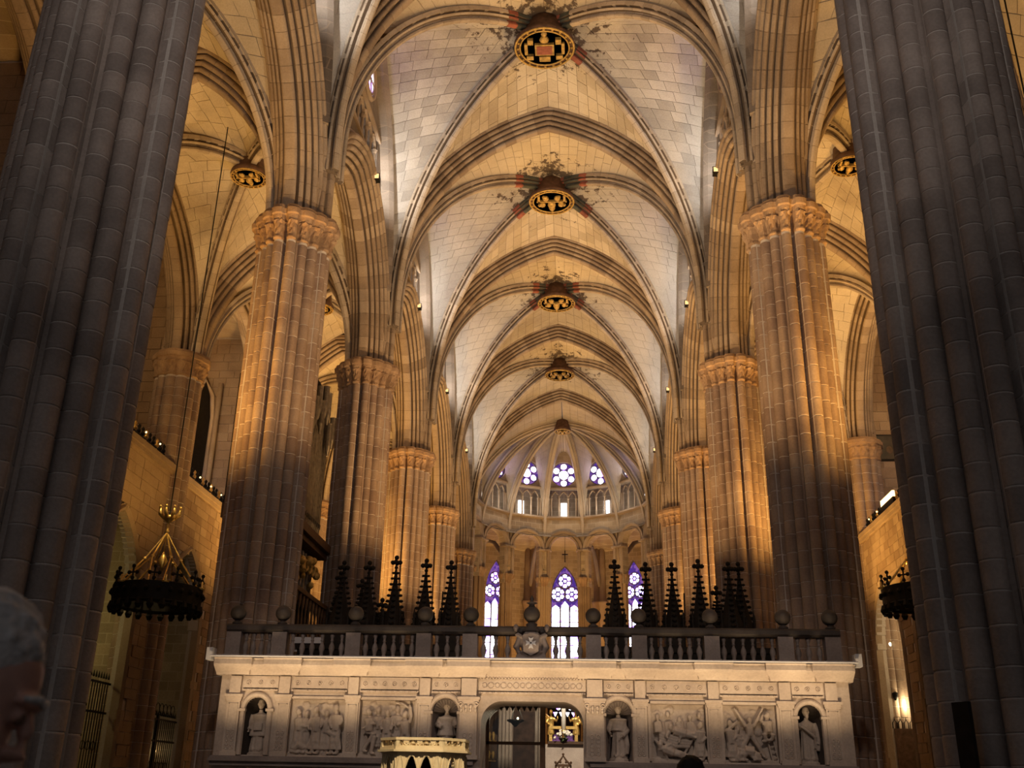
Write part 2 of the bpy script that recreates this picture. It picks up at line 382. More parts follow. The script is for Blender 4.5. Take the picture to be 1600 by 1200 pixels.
for i in range(1, 7):
    for s in (-1, 1):
        if i == 1: x, r = (-6.78, 1.33) if s < 0 else (6.64, 1.24)
        else: x, r = s*XP, .965
        pillar(x, YP[i], r, PL[i][s > 0], 'near' if i == 1 else 'pier', 0, {1: (.9, 13.4), 2: (5.0, 15), 3: (8.2, 15)}.get(i, (0, 0)), i <= 3,
               course=.40 if i == 1 else .37, minface={1: -.02, 2: -.1, 3: .05}.get(i, 0))

# ================================================================== arches made of voussoirs
def sym(half): return [(t, n) for t, n in half] + [(-t, n) for t, n in reversed(half)]
def rolls(spec, depth):
    """orders of rolls and deep hollows; spec = [(t, n, r)] roll centres from soffit outwards"""
    out = []
    for j, (t, n, r) in enumerate(spec):
        out += [(t - r*.2, n - r), (t + r*.6, n - r*.75), (t + r, n), (t + r*.55, n + r*.8)]
        if j < len(spec)-1: out += [(t - r*.3, n + r*1.25), (t + r*.4, n + r*1.9)]
    return sym(out + [(spec[-1][0], depth - .02), (spec[-1][0], depth)])
def orders(cs, r, edge):
    out = []
    for j, (t, n) in enumerate(cs):
        out += [(t + r*cos(radians(q)), n + r*sin(radians(q))) for q in (-95, -62, -28, 6, 40)]
        if j < len(cs)-1: t2, n2 = cs[j+1]; out.append(((t+t2)/2 - r*.62, (n+n2)/2 + r*.62))
    return sym(out + edge)
P_NAVE = orders([(.075, .07), (.20, .22), (.31, .38), (.40, .55), (.47, .73)], .072, [(.52, .80), (.52, .90)])
P_RIB = sym([(.05, 0), (.10, .03), (.10, .09), (.04, .13), (.06, .19), (.17, .18), (.21, .23), (.17, .28), (.12, .31), (.24, .33), (.24, .46)])
P_ARC = orders([(.09, .085), (.25, .25), (.40, .40), (.54, .56), (.64, .74), (.71, .90)], .085, [(.74, 1.0)])
P_SMALL = sym([(.08, 0), (.13, .05), (.10, .12), (.18, .18), (.22, .24), (.22, .4)])
VC = {}
def arch_mesh(prof, R, t0, t1, gap, mat, name, n=3):
    m = MB(); g = gap/R
    m.rings([[((R+nn)*cos(a), t, (R+nn)*sin(a)) for t, nn in prof] for a in [t0 + g/2 + (t1-t0-g)*k/(n-1) for k in range(n)]])
    return m.mesh(name, mat)
def arch(t, cx, cy, az, a, z0, zs, h, prof, vlen, mat, sides=(1, -1), core='mortar_dark', paint=None, single=True, thr=0.0, part='voussoir'):
    """pointed arch standing on z0 with straight stilts up to zs; springing half-span a, rise h; one object per voussoir, shared mesh"""
    R = (a*a + h*h)/(2*a); c = a - R; tm = acos((R-a)/R)
    nv = max(4, round(R*tm/vlen)); dt = tm/nv; key = (id(prof), round(R, 3), round(dt, 5), mat)
    if key not in VC: VC[key] = (arch_mesh(prof, R, 0, dt, .010, mat, part), {})
    me, painted = VC[key]
    base = Matrix.Translation((cx, cy, 0)) @ Matrix.Rotation(az, 4, 'Z')
    cr = MB(); inner = [(tt*.93, max(nn, .02)) for tt, nn in prof]; joined = MB()
    for s in sides:
        flip = Matrix.Rotation(pi, 4, 'Z') if s < 0 else Matrix.Identity(4)
        for k in range(nv):
            mm = me
            if paint and k >= nv - paint[0]:
                pm = paint[1][(nv-1-k) % len(paint[1])]
                if pm not in painted: painted[pm] = arch_mesh(prof, R, 0, dt, .010, pm, part)
                mm = painted[pm]
            mw = base @ flip @ Matrix.Translation((c, 0, zs)) @ Matrix.Rotation(-k*dt, 4, 'Y')
            if single: put(part, mm, t, mw=mw)
            else: joined.add([mw @ v.co for v in mm.vertices], [tuple(p.vertices) for p in mm.polygons])
        q = base @ flip
        cm = MB(); cm.rings([[((R+nn)*cos(b) + c, tt, (R+nn)*sin(b) + zs) for tt, nn in inner] for b in [tm*k/18 for k in range(19)]])
        cr.add([q @ Vector(v) for v in cm.v], cm.f)
        if s == sides[0] and len(sides) == 2:
            am = MB(); ends = [[(sg*((R+nn)*cos(tm) + c), tt*(1 if sg > 0 else 1), (R+nn)*sin(tm) + zs) for tt, nn in prof] for sg in (1, -1)]
            am.rings(ends); am.v = [tuple(base @ Vector(v)) for v in am.v]; put('apex_stone', am.mesh('apex_stone', mat), t)
        z = z0
        ns_ = max(1, round((zs-z0)/vlen)) if zs > z0 + .02 else 0
        for k in range(ns_):
            za, zb = z0 + (zs-z0)*k/ns_, z0 + (zs-z0)*(k+1)/ns_
            sm = MB(); sm.rings([[(a + nn, tt, zz) for tt, nn in prof] for zz in (za + .008, zb - .008)])
            sm.v = [tuple(q @ Vector(v)) for v in sm.v]
            if single: put(part, sm.mesh(part, mat), t)
            else: joined.add(sm.v, sm.f)
        if ns_:
            sm = MB(); sm.rings([[(a + nn, tt, zz) for tt, nn in inner] for zz in (z0, zs)]); cr.add([q @ Vector(v) for v in sm.v], sm.f)
    put('joint_core', cr.mesh('joint_core', core), t)
    if joined.v: put('voussoir_ring', joined.mesh('voussoir_ring', mat), t, kind='stuff')
    return R, c, tm
AN, HN, ZSN = 5.6, 7.45, 18.4                    # nave transverse arches
AD, HD, ZSD = 7.13, 7.95, 18.2                   # nave diagonals
AZD = atan2(B/2-.36, 5.45)
for i in range(1, 7):
    lab = {1: 'pointed transverse arch between the two nearest huge grey pillars', 2: 'largest wide pointed moulded arch spanning the nave from the pillars behind the screen',
           3: 'second pointed transverse arch along the vault, between first two roof bosses', 4: 'third pointed transverse arch along the vault, between second and third roof bosses',
           5: 'fourth pointed transverse arch along the vault, darker, between third and fourth bosses', 6: 'farthest pointed transverse arch framing the ribbed apse vault'}[i]
    t = thing('transverse_arch', lab, 'arch', (0, YP[i], 0), kind='thing')
    arch(t, 0, 0, 0, AN, ZCAP, ZSN, HN, P_NAVE, .46, 'arch')
for i in range(1, 6):
    yk = YP[i] + B/2
    for sg, nm in ((1, 'organ to painting'), (-1, 'painting to organ')):
        lab = {1: 'diagonal vault rib overhead in the bay before the screen', 2: 'diagonal vault rib of the bay with the largest roof boss', 3: 'diagonal vault rib of the bay with the second roof boss',
               4: 'diagonal vault rib of the bay with the third roof boss', 5: 'diagonal vault rib of the bay with the dark fourth boss'}[i]
        lab += ', near end on ' + ('organ side' if sg > 0 else 'painting side')
        t = thing('diagonal_rib', lab, 'vault rib', (0, yk, 0), kind='thing')
        pnt = {2: (4, ['red', 'bluegreen', 'bluegreen', 'red']), 3: (5, ['red', 'red', 'bluegreen', 'bluegreen']), 4: (4, ['red', 'red', 'bluegreen'])}.get(i)
        if i == 2 and sg < 0: pnt = (3, ['red', 'red', 'bluegreen'])
        arch(t, 0, 0, sg*AZD, AD, 17.2, ZSD, HD, P_RIB, .42, 'rib', paint=pnt)

# ================================================================== keystones
def keystone(x, y, zb, r, label, motif, big=True):
    t = thing('roof_boss', label, 'roof boss', (x, y, zb), kind='thing')
    b = MB(); b.lathe([(r*.80, 0.10), (r*.97, .06), (r, .14), (r*.97, .24), (r*.86, .30), (r*.80, .5), (r*.72, .95), (r*.62, 1.05)], n=32)
    put('drum', b.mesh('drum', 'boss', True), t)
    f = MB(); f.lathe([(r*.82, .10), (.01, .10)], n=32); put('disc', f.mesh('disc', 'boss'), t)
    g = MB(); g.torus((0, 0, .05), r*.95, r*.035, 40, 6); g.torus((0, 0, .06), r*.80, r*.03, 40, 6); put('gilt_rim', g.mesh('gilt_rim', 'oldgold', True), t)
    bd = MB()
    for k in range(20): bd.ball((r*.875*cos(2*pi*k/20), r*.875*sin(2*pi*k/20), .06), r*.05, 6, 4)
    put('bead_ring', bd.mesh('bead_ring', 'oldgold', True), t)
    c = MB()
    if motif == 'shield':
        c.cbox(0, .02*r, .04, r*.62, r*.5, .10); c.cbox(0, r*.45, .04, r*.36, r*.24, .1)
        for sx in (-1, 1): c.cbox(sx*r*.48, r*.38, .04, r*.22, r*.18, .12); c.cbox(sx*r*.45, -r*.35, .04, r*.18, r*.22, .12); c.cbox(sx*r*.6, 0, .05, r*.1, r*.5, .08)
        c.ball((0, -r*.42, .04), r*.16, 8, 5, 1, 1, .6); c.ball((0, -r*.68, .05), r*.1, 8, 5)
    else:
        for k in range(5):
            a = k*2*pi/5 + .3
            c.ball((r*.42*cos(a), r*.42*sin(a), .03), r*.14, 8, 5, 1, 1.3, .7); c.ball((r*.56*cos(a), r*.56*sin(a), .03), r*.08, 8, 5)
        c.cbox(0, -r*.1, .05, r*1.3, r*.08, .1); c.ball((0, r*.12, .0), r*.2, 10, 6, .9, 1.3, .6); c.ball((0, r*.40, .02), r*.11, 8, 5)
        for sx in (-1, 1): c.cbox(sx*r*.55, -r*.3, .05, r*.1, r*.5, .1)
    put('carved_relief', c.mesh('carved_relief', 'oldgold'), t)
    if motif == 'shield':
        sh = MB(); sh.cbox(0, .02*r, .0, r*.5, r*.38, .06); put('painted_shield', sh.mesh('painted_shield', 'red'), t)
    return t
for i, (lab, mo, r) in {1: ('roof boss overhead, outside the top of the view', 'figure', 1.1), 2: ('largest round roof boss with gilded shield carving, at the top of the vault', 'shield', 1.08),
        3: ('second round roof boss with gilded figures and red and dark green rib ends', 'figure', 1.02), 4: ('third round roof boss, gilded scene, dark stained rib ends', 'figure', 1.02), 5: ('small dark unlit roof boss, fourth along the vault', 'figure', .95)}.items():
    keystone(0, YP[i] + B/2, 25.62, r, lab, mo)

# ================================================================== vault webs built of stones
def curve(a, R, c, off, cut):
    """points of an arch's outer line from springing (0) to apex (1): returns f(t) -> (u, dz)"""
    tm = acos(max(-1, min(1, (cut - c)/(R + off))))
    return lambda t: (c + (R+off)*cos(tm*t), (R+off)*sin(tm*t))
def web(parent, A, Bf, rows, slen, mat, joint, mode, rnd, bulge=.12, name='stone', t0=.06):
    """ruled surface between curves A(t) and Bf(t); rows of stones with recessed joints. mode: 'single' or 'stuff'"""
    bk = MB(); nr = rows; strips = []
    def P(t, v, off=0):
        a, b = A(t), Bf(t); p = a.lerp(b, v); L = (b-a).length
        p = p + Vector((0, 0, 1))*(bulge*min(1, L/3)*4*v*(1-v)) 
        return p
    nb = 6
    bk.rings([[tuple(P(k/(2*nr), v/nb) + Vector((0, 0, .035))) for v in range(nb+1)] for k in range(2*nr+1)], closed=False, cap=False)
    put('joint_bed', bk.mesh('joint_bed', joint), parent)
    st = MB()
    for k in range(int(nr*t0), nr):
        ta, tb = k/nr, (k+1)/nr
        L = (A((ta+tb)/2) - Bf((ta+tb)/2)).length
        n = max(1, round(L/slen)); sh = rnd.uniform(.25, .75)
        cuts = [0] + sorted(min(max((j+sh+rnd.uniform(-.12, .12))/n, .02), .98) for j in range(n-1 if n > 1 else 0)) + [1]
        g = .007
        rl = (A(ta) - A(tb)).length + .001; gt = g/max(rl, .05)*(tb-ta)
        for j in range(len(cuts)-1):
            va, vb = cuts[j], cuts[j+1]; gv = g/max(L, .1)
            if (vb-va)*L < .08: continue
            d = rnd.uniform(-.008, .008)
            lo = [P(ta+gt, va+gv), P(ta+gt, vb-gv), P(tb-gt, vb-gv), P(tb-gt, va+gv)]
            dz = Vector((0, 0, d)); up = Vector((0, 0, .06))
            V = [p + dz for p in lo] + [p + up for p in lo]
            m = st if mode == 'stuff' else MB()
            m.add(V, [(0,1,2,3), (0,4,5,1), (1,5,6,2), (2,6,7,3), (3,7,4,0)])
            if mode != 'stuff': put(name, m.mesh(name, mat), parent)
    if st.v: put('stone_courses', st.mesh('stone_courses', mat), parent, kind='stuff')
def vault(t, cx, cy, hx, hy, T, D, W, modes, rows=30, slen=.55, mat_t='web', mat_w='webpale', wall_x=None):
    """four cells x two halves. T, D, W = (a, R, c, off, zs) of transverse, diagonal, wall arches; hy/hx = offsets of transverse plane / wall plane"""
    ld = D[0]; fd = curve(D[0], D[1], D[2], D[3], 0.0); ft = curve(T[0], T[1], T[2], T[3], 0.0); fw = curve(W[0], W[1], W[2], W[3], 0.0)
    ang = atan2(B/2-.36, hx if wall_x is None else hx)
    def Dp(sx, sy):
        az = atan2(D[6], D[5])
        return lambda q: Vector((sx*fd(q)[0]*cos(az), sy*fd(q)[0]*sin(az), D[4] + fd(q)[1]))
    n = 0
    for sx in (-1, 1):
        for sy in (-1, 1):
            d = Dp(sx, sy)
            tw = lambda q, sx=sx, sy=sy: Vector((sx*ft(q)[0], sy*hy, T[4] + ft(q)[1]))
            ww = lambda q, sx=sx, sy=sy: Vector((sx*wall_x, sy*fw(q)[0], W[4] + fw(q)[1]))
            for kind, A in (('t', tw), ('w', ww)):
                p = thing('vault_web', None, None); p.parent = t
                md = modes(kind, sx, sy)
                if md: web(p, A, d, rows, slen, mat_t if kind == 't' else mat_w, 'mortar_dark', md, random.Random(n*7+int(cy)))
                n += 1
RN = (AN*AN+HN*HN)/(2*AN); RD = (AD*AD+HD*HD)/(2*AD); AW, HW = 4.25, 8.0; RW = (AW*AW+HW*HW)/(2*AW)
for i in range(1, 6):
    t = thing('ceiling', {1: 'stone vault of the bay before the screen', 2: 'tan and pale stone vault around the largest roof boss', 3: 'tan and pale stone vault around the second roof boss', 4: 'stone vault around the third roof boss', 5: 'greyish stone vault around the dark fourth boss'}[i], None, (0, YP[i]+B/2, 0), kind='structure')
    def modes(kind, sx, sy, i=i):
        if i == 2 and sy > 0: return 'single'
        if i == 3 and sy > 0 and kind == 't': return 'single'
        return 'stuff'
    vault(t, 0, YP[i]+B/2, 5.45, B/2-.50, (AN, RN, AN-RN, .72, ZSN), (AD, RD, AD-RD, .40, ZSD, 5.45, B/2-.36), (AW, RW, AW-RW, .05, ZSN), modes, 26 if i < 4 else 22, .6, wall_x=6.16)

# ================================================================== nave walls, arcades, triforium
AA, HA = 4.08, 4.75; RA = (AA*AA+HA*HA)/(2*AA)
def wall_bay(i, s):
    yk = YP[i] + B/2
    t = thing('wall_left' if s < 0 else 'wall_right', None, None, (s*6.55, yk, 0), kind='structure')
    m = MB()
    ext = RA + .8; cA = AA - RA
    def zlow(v):
        u = abs(v); 
        if u >= cA + ext - 1e-6: return ZCAP
        return ZCAP + sqrt(max(0, ext*ext - (u - cA)**2))
    def zhigh(v):
        u = abs(v)
        return ZSN + sqrt(max(0, RW*RW - (u - (AW-RW))**2)) + .25 if u < AW - .02 else ZSN + 1.2
    ys = sorted(set([-B/2 + B*k/48 for k in range(49)] + [-2.2, 2.2]))
    xf, xb = -s*.40, s*.40
    def slab(v0, v1, za0, za1, zb0, zb1):
        P = [(xf, v0, za0), (xf, v1, za1), (xf, v1, zb1), (xf, v0, zb0), (xb, v0, za0), (xb, v1, za1), (xb, v1, zb1), (xb, v0, zb0)]
        m.add(P, [(0,1,2,3), (4,7,6,5), (0,4,5,1), (3,2,6,7), (0,3,7,4), (1,5,6,2)])
    for v0, v1 in zip(ys, ys[1:]):
        a0, a1, b0, b1 = zlow(v0), zlow(v1), zhigh(v0), zhigh(v1)
        if abs((v0+v1)/2) < 2.2:
            slab(v0, v1, a0, a1, 21.9, 21.9); slab(v0, v1, 23.55, 23.55, max(b0, 23.6), max(b1, 23.6))
        else: slab(v0, v1, a0, a1, max(b0, a0+.05), max(b1, a1+.05))
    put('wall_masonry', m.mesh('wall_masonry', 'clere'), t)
    # triforium: sill, colonnettes, little pointed heads, dark passage behind
    tr = MB(); tr.box(-s*.42-.06, -s*.42+.06, -2.35, 2.35, 21.82, 21.95); tr.box(-s*.42-.06, -s*.42+.06, -2.35, 2.35, 23.5, 23.62)
    put('string_course', tr.mesh('string_course', 'arch'), t)
    for k in range(7):
        v = -2.1 + .7*k; c = MB()
        c.lathe([(.12, 0), (.12, .08), (.06, .14), (.06, .95), (.09, 1.0), (.12, 1.1)], (-s*.3, v, 21.95), 8); put('colonnette', c.mesh('colonnette', 'arch'), t)
    hd = MB()
    for k in range(6):
        v = -1.75 + .7*k
        pts = [(-s*.3, v + sg*(.35 - .35*q*q), 23.05 + .42*(1-(1-q)**1.6)) for sg in (-1,) for q in (0, .3, .6, .85, 1)]
        pts2 = [(p[0], 2*v - p[1], p[2]) for p in pts]
        hd.tube(pts, .07, 5); hd.tube(pts2, .07, 5)
    put('pointed_heads', hd.mesh('pointed_heads', 'arch'), t, kind='stuff')
    bk = MB(); bk.box(s*1.5-.06, s*1.5+.06, -B/2, B/2, 20.8, 24.6); bk.box(min(s*.4, s*1.5), max(s*.4, s*1.5), -B/2, B/2, 21.7, 21.9); bk.box(min(s*.4, s*1.5), max(s*.4, s*1.5), -B/2, B/2, 23.7, 23.9)
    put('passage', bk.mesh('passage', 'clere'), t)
    # far slit window of the passage, and the oculus
    wn = thing('window_%d' % (10 + i*2 + (s > 0)), None, None, (s*6.55, yk, 0), kind='structure')
    g = MB(); g.box(s*1.42-.02, s*1.42+.02, 1.25, 1.75, 21.95, 23.3); put('pane', g.mesh('pane', 'glassw'), wn)
    oc = MB(); oc.torus((-s*.42, .1, 24.75), .78, .10, 28, 6, 'x'); oc.torus((-s*.42, .1, 24.75), .62, .05, 28, 6, 'x')
    for k in range(6):
        a = k*pi/3; oc.tube([(-s*.43, .1, 24.75), (-s*.43, .1+.7*cos(a), 24.75+.7*sin(a))], .035, 4)
    put('oculus_tracery', oc.mesh('oculus_tracery', 'arch', True), wn)
    ds = MB(); ds.add([(-s*.412, .1, 24.75)] + [(-s*.412, .1+.74*cos(2*pi*k/28), 24.75+.74*sin(2*pi*k/28)) for k in range(28)], [(0, 1+k, 1+(k+1) % 28) for k in range(28)])
    put('oculus_glass', ds.mesh('oculus_glass', 'glass'), wn)
    # wall rib; its dark stone paints in the shaded strip beside the web
    wr = MB(); wr.rings([[(-s*.40 - s*px, 0 + (RW - pn)*cos(q) + (AW-RW), ZSN + (RW - pn)*sin(q)) for px, pn in ((0, -.05), (.42, -.05), (.46, .08), (.30, .20), (0, .25))] for q in [acos((RW-AW)/RW)*k/14 for k in range(15)]])
    w2 = MB(); w2.add([(x, -y, z) for x, y, z in wr.v], wr.f); wr.add(w2.v, w2.f)
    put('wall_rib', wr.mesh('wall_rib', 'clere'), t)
for i in range(1, 6):
    for s in (-1, 1):
        wall_bay(i, s)
        yk = YP[i] + B/2
        lab = {1: 'moulded golden arcade arch between the nearest grey pillar and the screen pillar', 2: 'tall gold-lit arcade arch between the second and third pillars', 3: 'gold-lit arcade arch between the third and fourth pillars', 4: 'distant gold arcade arch between the fourth and fifth pillars', 5: 'farthest arcade arch before the apse'}[i] + (', organ side' if s < 0 else ', painting side')
        t = thing('arcade_arch', lab, 'arch', (s*6.55, yk, 0), kind='thing')
        arch(t, 0, 0, pi/2, AA, ZCAP, ZCAP, HA, P_ARC, .42, 'arch', single=i < 4)
        # hood mould with leaf buds
        hm = MB(); re = RA + 1.12; cA = AA - RA; te = acos(-cA/re)
        for sg in (-1, 1): hm.tube([(-s*.45, sg*(cA + re*cos(q)), ZCAP + re*sin(q)) for q in [te*(.18+.82*k/14) for k in range(15)]], .09, 6)
        put('hood_mould', hm.mesh('hood_mould', 'arch', True), t)
        lf = MB()
        for sg in (-1, 1):
            for k in range(12):
                q = te*(.2 + .78*k/12); lf.ball((-s*.47, sg*(cA + (re-.16)*cos(q)), ZCAP + (re-.16)*sin(q)), .075, 5, 4)
        put('leaf_buds', lf.mesh('leaf_buds', 'arch'), t, kind='stuff')
    for s in (-1, 1):
        lamp = thing('floodlight', 'small boxed floodlight on the %s-side wall above the %s bay arcade' % (SIDE[s], {1: 'nearest', 2: 'second', 3: 'third', 4: 'fourth', 5: 'fifth'}[i]), 'floodlight', (s*5.8, YP[i]+B/2+.9, 21.05))
        hb = MB(); hb.box(-.12, .12, -.12, .14, -.10, .10); hb.box(-.14, .14, -.14, -.11, -.12, .12); put('housing', hb.mesh('housing', 'iron'), lamp)
        fc = MB(); fc.box(-.11, .11, -.152, -.142, -.085, .085); put('lens', fc.mesh('lens', 'lampface'), lamp)
        ar = MB(); ar.tube([(0, .1, -.1), (s*.2, .1, -.2), (s*.42, .1, -.2)], .03, 6); put('bracket', ar.mesh('bracket', 'iron'), lamp)

# ================================================================== aisles
XA = 9.95; HXA = 2.85
AT, HT, ZST = 2.75, 5.0, ZCAP; RT = (AT*AT+HT*HT)/(2*AT)
ADA = sqrt(2.75**2 + (B/2-.5)**2); HDA = 5.15; RDA = (ADA**2+HDA**2)/(2*ADA)
for s in (-1, 1):
    for i in range(1, 7):
        near = {1: 'nearest', 2: 'second', 3: 'third', 4: 'fourth', 5: 'fifth', 6: 'farthest'}[i]
        t = thing('aisle_arch', 'golden cross arch of the %s-side aisle at the %s pillar' % (SIDE[s], near), 'arch', (s*XA, YP[i], 0), kind='thing')
        arch(t, 0, 0, 0, AT, ZCAP, ZCAP, HT, P_NAVE, .42, 'arch', single=i in (2, 3))
        if i == 6: continue
        yk = YP[i] + B/2
        for sg in (1, -1):
            t = thing('aisle_rib', 'golden diagonal rib of the %s-side aisle vault, %s bay, %s' % (SIDE[s], near, 'slanting outward' if sg*s > 0 else 'slanting inward'), 'vault rib', (s*XA, yk, 0), kind='thing')
            arch(t, 0, 0, sg*atan2(B/2-.5, 2.75), ADA, ZCAP, ZCAP, HDA, P_RIB, .42, 'rib', single=i in (2,))
        keystone(s*XA, yk, 20.5, .62, 'round carved aisle boss in the %s bay of the %s-side aisle' % (near, SIDE[s]), 'figure')
        t = thing('ceiling', 'golden stone vault of the %s aisle bay, %s side' % (near, SIDE[s]), None, (s*XA, yk, 0), kind='structure')
        vault(t, s*XA, yk, 2.75, B/2-.5, (AT, RT, AT-RT, .72, ZST), (ADA, RDA, ADA-RDA, .40, ZST, 2.75, B/2-.5), (AA, RA, AA-RA, .75, ZST), lambda k, sx, sy: 'stuff', 16, .55, 'web', 'web', wall_x=2.9)

# outer pillars, gallery arches, chapels
def ashlar(parent, fn, u0, u1, z0, z1, lu, lz, mat, single, hole=None, depth=.12, rnd=None, name='stone', mort='mortar'):
    """wall facing: coursed stones with recessed joints. fn(u, z, d) -> point, d towards the room"""
    rnd = rnd or random.Random(5); st = MB(); g = .008; z = z0; row = 0
    while z < z1 - .02:
        h = min(lz*rnd.uniform(.88, 1.1), z1 - z)
        u = u0 - (row % 2)*lu*.5
        while u < u1 - .01:
            l = lu*rnd.uniform(.75, 1.2); a, b = max(u, u0), min(u+l, u1); u += l
            if b - a < .06: continue
            if hole and hole((a+b)/2, z+h/2): continue
            d = depth + rnd.uniform(-.008, .008)
            P = [(a+g, z+g), (b-g, z+g), (b-g, z+h-g), (a+g, z+h-g)]
            V = [fn(p, q, d) for p, q in P] + [fn(p, q, 0) for p, q in P]
            m = MB() if single(a, z) else st
            m.add(V, [(0,1,2,3), (0,4,5,1), (1,5,6,2), (2,6,7,3), (3,7,4,0)])
            if m is not st: put(name, m.mesh(name, mat), parent)
        z += h; row += 1
    if st.v: put('stone_courses', st.mesh('stone_courses', mat), parent, kind='stuff')
XO = 13.0
for s in (-1, 1):
    for i in range(1, 7):
        lab = 'gold-lit outer wall pillar on the %s side, %s' % (SIDE[s], {1: 'hidden by the nearest pillar', 2: 'in the second row', 3: 'standing above the crown chandelier' if s < 0 else 'in the third row', 4: 'in the fourth row' if s < 0 else 'beside the dark painting', 5: 'in the fifth row', 6: 'in the last row'}[i])
        pillar(s*13.45, YP[i], .85, lab, 'pier', 0, (8, 15.3), i in (3, 4), ztop=16.1, ns=12, rs=.2, name='wall_pillar', course=.38, minface=.2)
    for i in range(1, 6):
        yk = YP[i] + B/2
        t = thing('gallery_arch', 'gold pointed arch opening to the %s-side gallery, %s bay' % (SIDE[s], ORD[i]), 'arch', (s*13.45, yk, 0), kind='thing')
        arch(t, 0, 0, pi/2, AA+.1, ZCAP+.4, ZCAP+.4, HA-.1, P_ARC, .42, 'arch', single=i in (3,))
        # wall below the gallery with two pointed chapel openings
        t = thing('wall_left' if s < 0 else 'wall_right', None, None, (s*XO, yk, 0), kind='structure')
        cent = {2: (-3.0, 1.35), 3: (-2.8, 2.3)}.get(i, (-2.48, 2.48)); hw = 1.75; zsp, zap = 6.7, 9.45; RC = (hw*hw + (zap-zsp)**2)/(2*hw)
        def inhole(u, z, pad=.0):
            for c in cent:
                q = abs(u - c)
                if q < hw + pad and (z < zsp or (q - (hw-RC))**2 + (z-zsp)**2 < (RC+pad)**2): return True
            return False
        bk = MB(); vs = sorted(set([-B/2 + B*k/80 for k in range(81)]))
        for v0, v1 in zip(vs, vs[1:]):
            q = min(abs((v0+v1)/2 - c) for c in cent)
            zb = 0 if q > hw else zsp + sqrt(max(0, RC*RC - (q-(hw-RC))**2))
            bk.box(-.01 if s > 0 else -.35, .35 if s > 0 else .01, v0, v1, zb, 11.75)
        put('joint_bed', bk.mesh('joint_bed', 'mortar'), t)
        sing = (lambda u, z: z > 5.2) if (s < 0 and i == 3) or (s > 0 and i == 3) else (lambda u, z: False)
        vis = (lambda u, z: z > 4.5 and u < 3) if (s < 0 and i == 3) else ((lambda u, z: z > 4.5 and u > -1.5) if (s > 0 and i == 3) else (lambda u, z: False))
        ashlar(t, lambda u, z, d: (-s*d, u, z), -B/2, B/2, .1, 11.6, .62, .33, 'wall', vis, lambda u, z: inhole(u, z, .2), .05)
        cp = MB(); cp.box(min(-s*.22, s*.4), max(-s*.22, s*.4), -B/2, B/2, 11.6, 11.78); cp.box(min(-s*.15, s*.4), max(-s*.15, s*.4), -B/2, B/2, 11.48, 11.6)
        put('parapet_coping', cp.mesh('parapet_coping', 'arch'), t)
        for c in cent:
            am = MB(); tm = acos((RC-hw)/RC)
            for sg in (-1, 1):
                am.rings([[(-s*(-.05 + t_), c + sg*((hw-RC) + (RC+n_)*cos(q)), zsp + (RC+n_)*sin(q)) for t_, n_ in ((-.15, -.02), (.1, -.02), (.16, .08), (.08, .13), (.12, .2), (-.15, .2))] for q in [tm*k/12 for k in range(13)]])
                am.rings([[(-s*(-.05 + t_), c + sg*(hw + n_), z) for t_, n_ in ((-.15, -.02), (.1, -.02), (.16, .08), (.08, .13), (.12, .2), (-.15, .2))] for z in (0, zsp)])
            put('chapel_arch_moulding', am.mesh('chapel_arch_moulding', 'arch'), t)
        # chapel rooms: dividing walls, back walls, low ceiling = gallery floor
        ch = thing('wall_chapel', None, None, (s*XO, yk, 0), kind='structure')
        dv = MB()
        for v in (-B/2, 0): dv.box(min(s*.35, s*6), max(s*.35, s*6), v-.35, v+.35, 0, 10.6)
        put('dividing_wall', dv.mesh('dividing_wall', 'wallbx'), ch)
        fl = MB(); fl.box(min(s*.3, s*6), max(s*.3, s*6), -B/2, B/2, 10.4, 10.6); put('chapel_ceiling', fl.mesh('chapel_ceiling', 'wallb'), ch)
        bw = MB(); bw.box(min(s*5, s*5.4), max(s*5, s*5.4), -B/2, B/2, 0, 21.5); put('joint_bed', bw.mesh('joint_bed', 'mortar'), ch)
        bs = (lambda u, z: 2.5 < z < 8) if (s < 0 and i in (2, 3)) else (lambda u, z: False)
        ashlar(ch, lambda u, z, d: (s*5 - s*d, u, z), -B/2, B/2, .05, 21.4, .75, .42, 'wall', bs, None, .05, random.Random(i))
        # gallery vault as a plain barrel and cross walls
        gv = MB(); gv.rings([[(s*(.4 + 4.9*k/8), yy, 20.7 + .9*sin(pi*(k+1)/10)) for k in range(9)] for yy in (-B/2, B/2)], closed=False, cap=False); put('gallery_vault', gv.mesh('gallery_vault', 'wallb'), ch)
    # cross walls closing the gallery at each outer pillar
    for i in (2, 3, 4, 5, 6):
        cw = thing('wall_north' if s < 0 else 'wall_south', None, None, (s*13.6, YP[i] + .1, 0), kind='structure')
        bx = MB(); bx.box(min(0, s*4.6), max(0, s*4.6), 0, .4, 10.6, 21.6); put('joint_bed', bx.mesh('joint_bed', 'mortar'), cw)
        ashlar(cw, lambda u, z, d: (s*u, -d, z), .1, 4.6, 10.6, 21.5, .78, .44, 'wall', (lambda u, z: z < 17.5) if i == 4 else (lambda u, z: False), None, .04, random.Random(40+i))
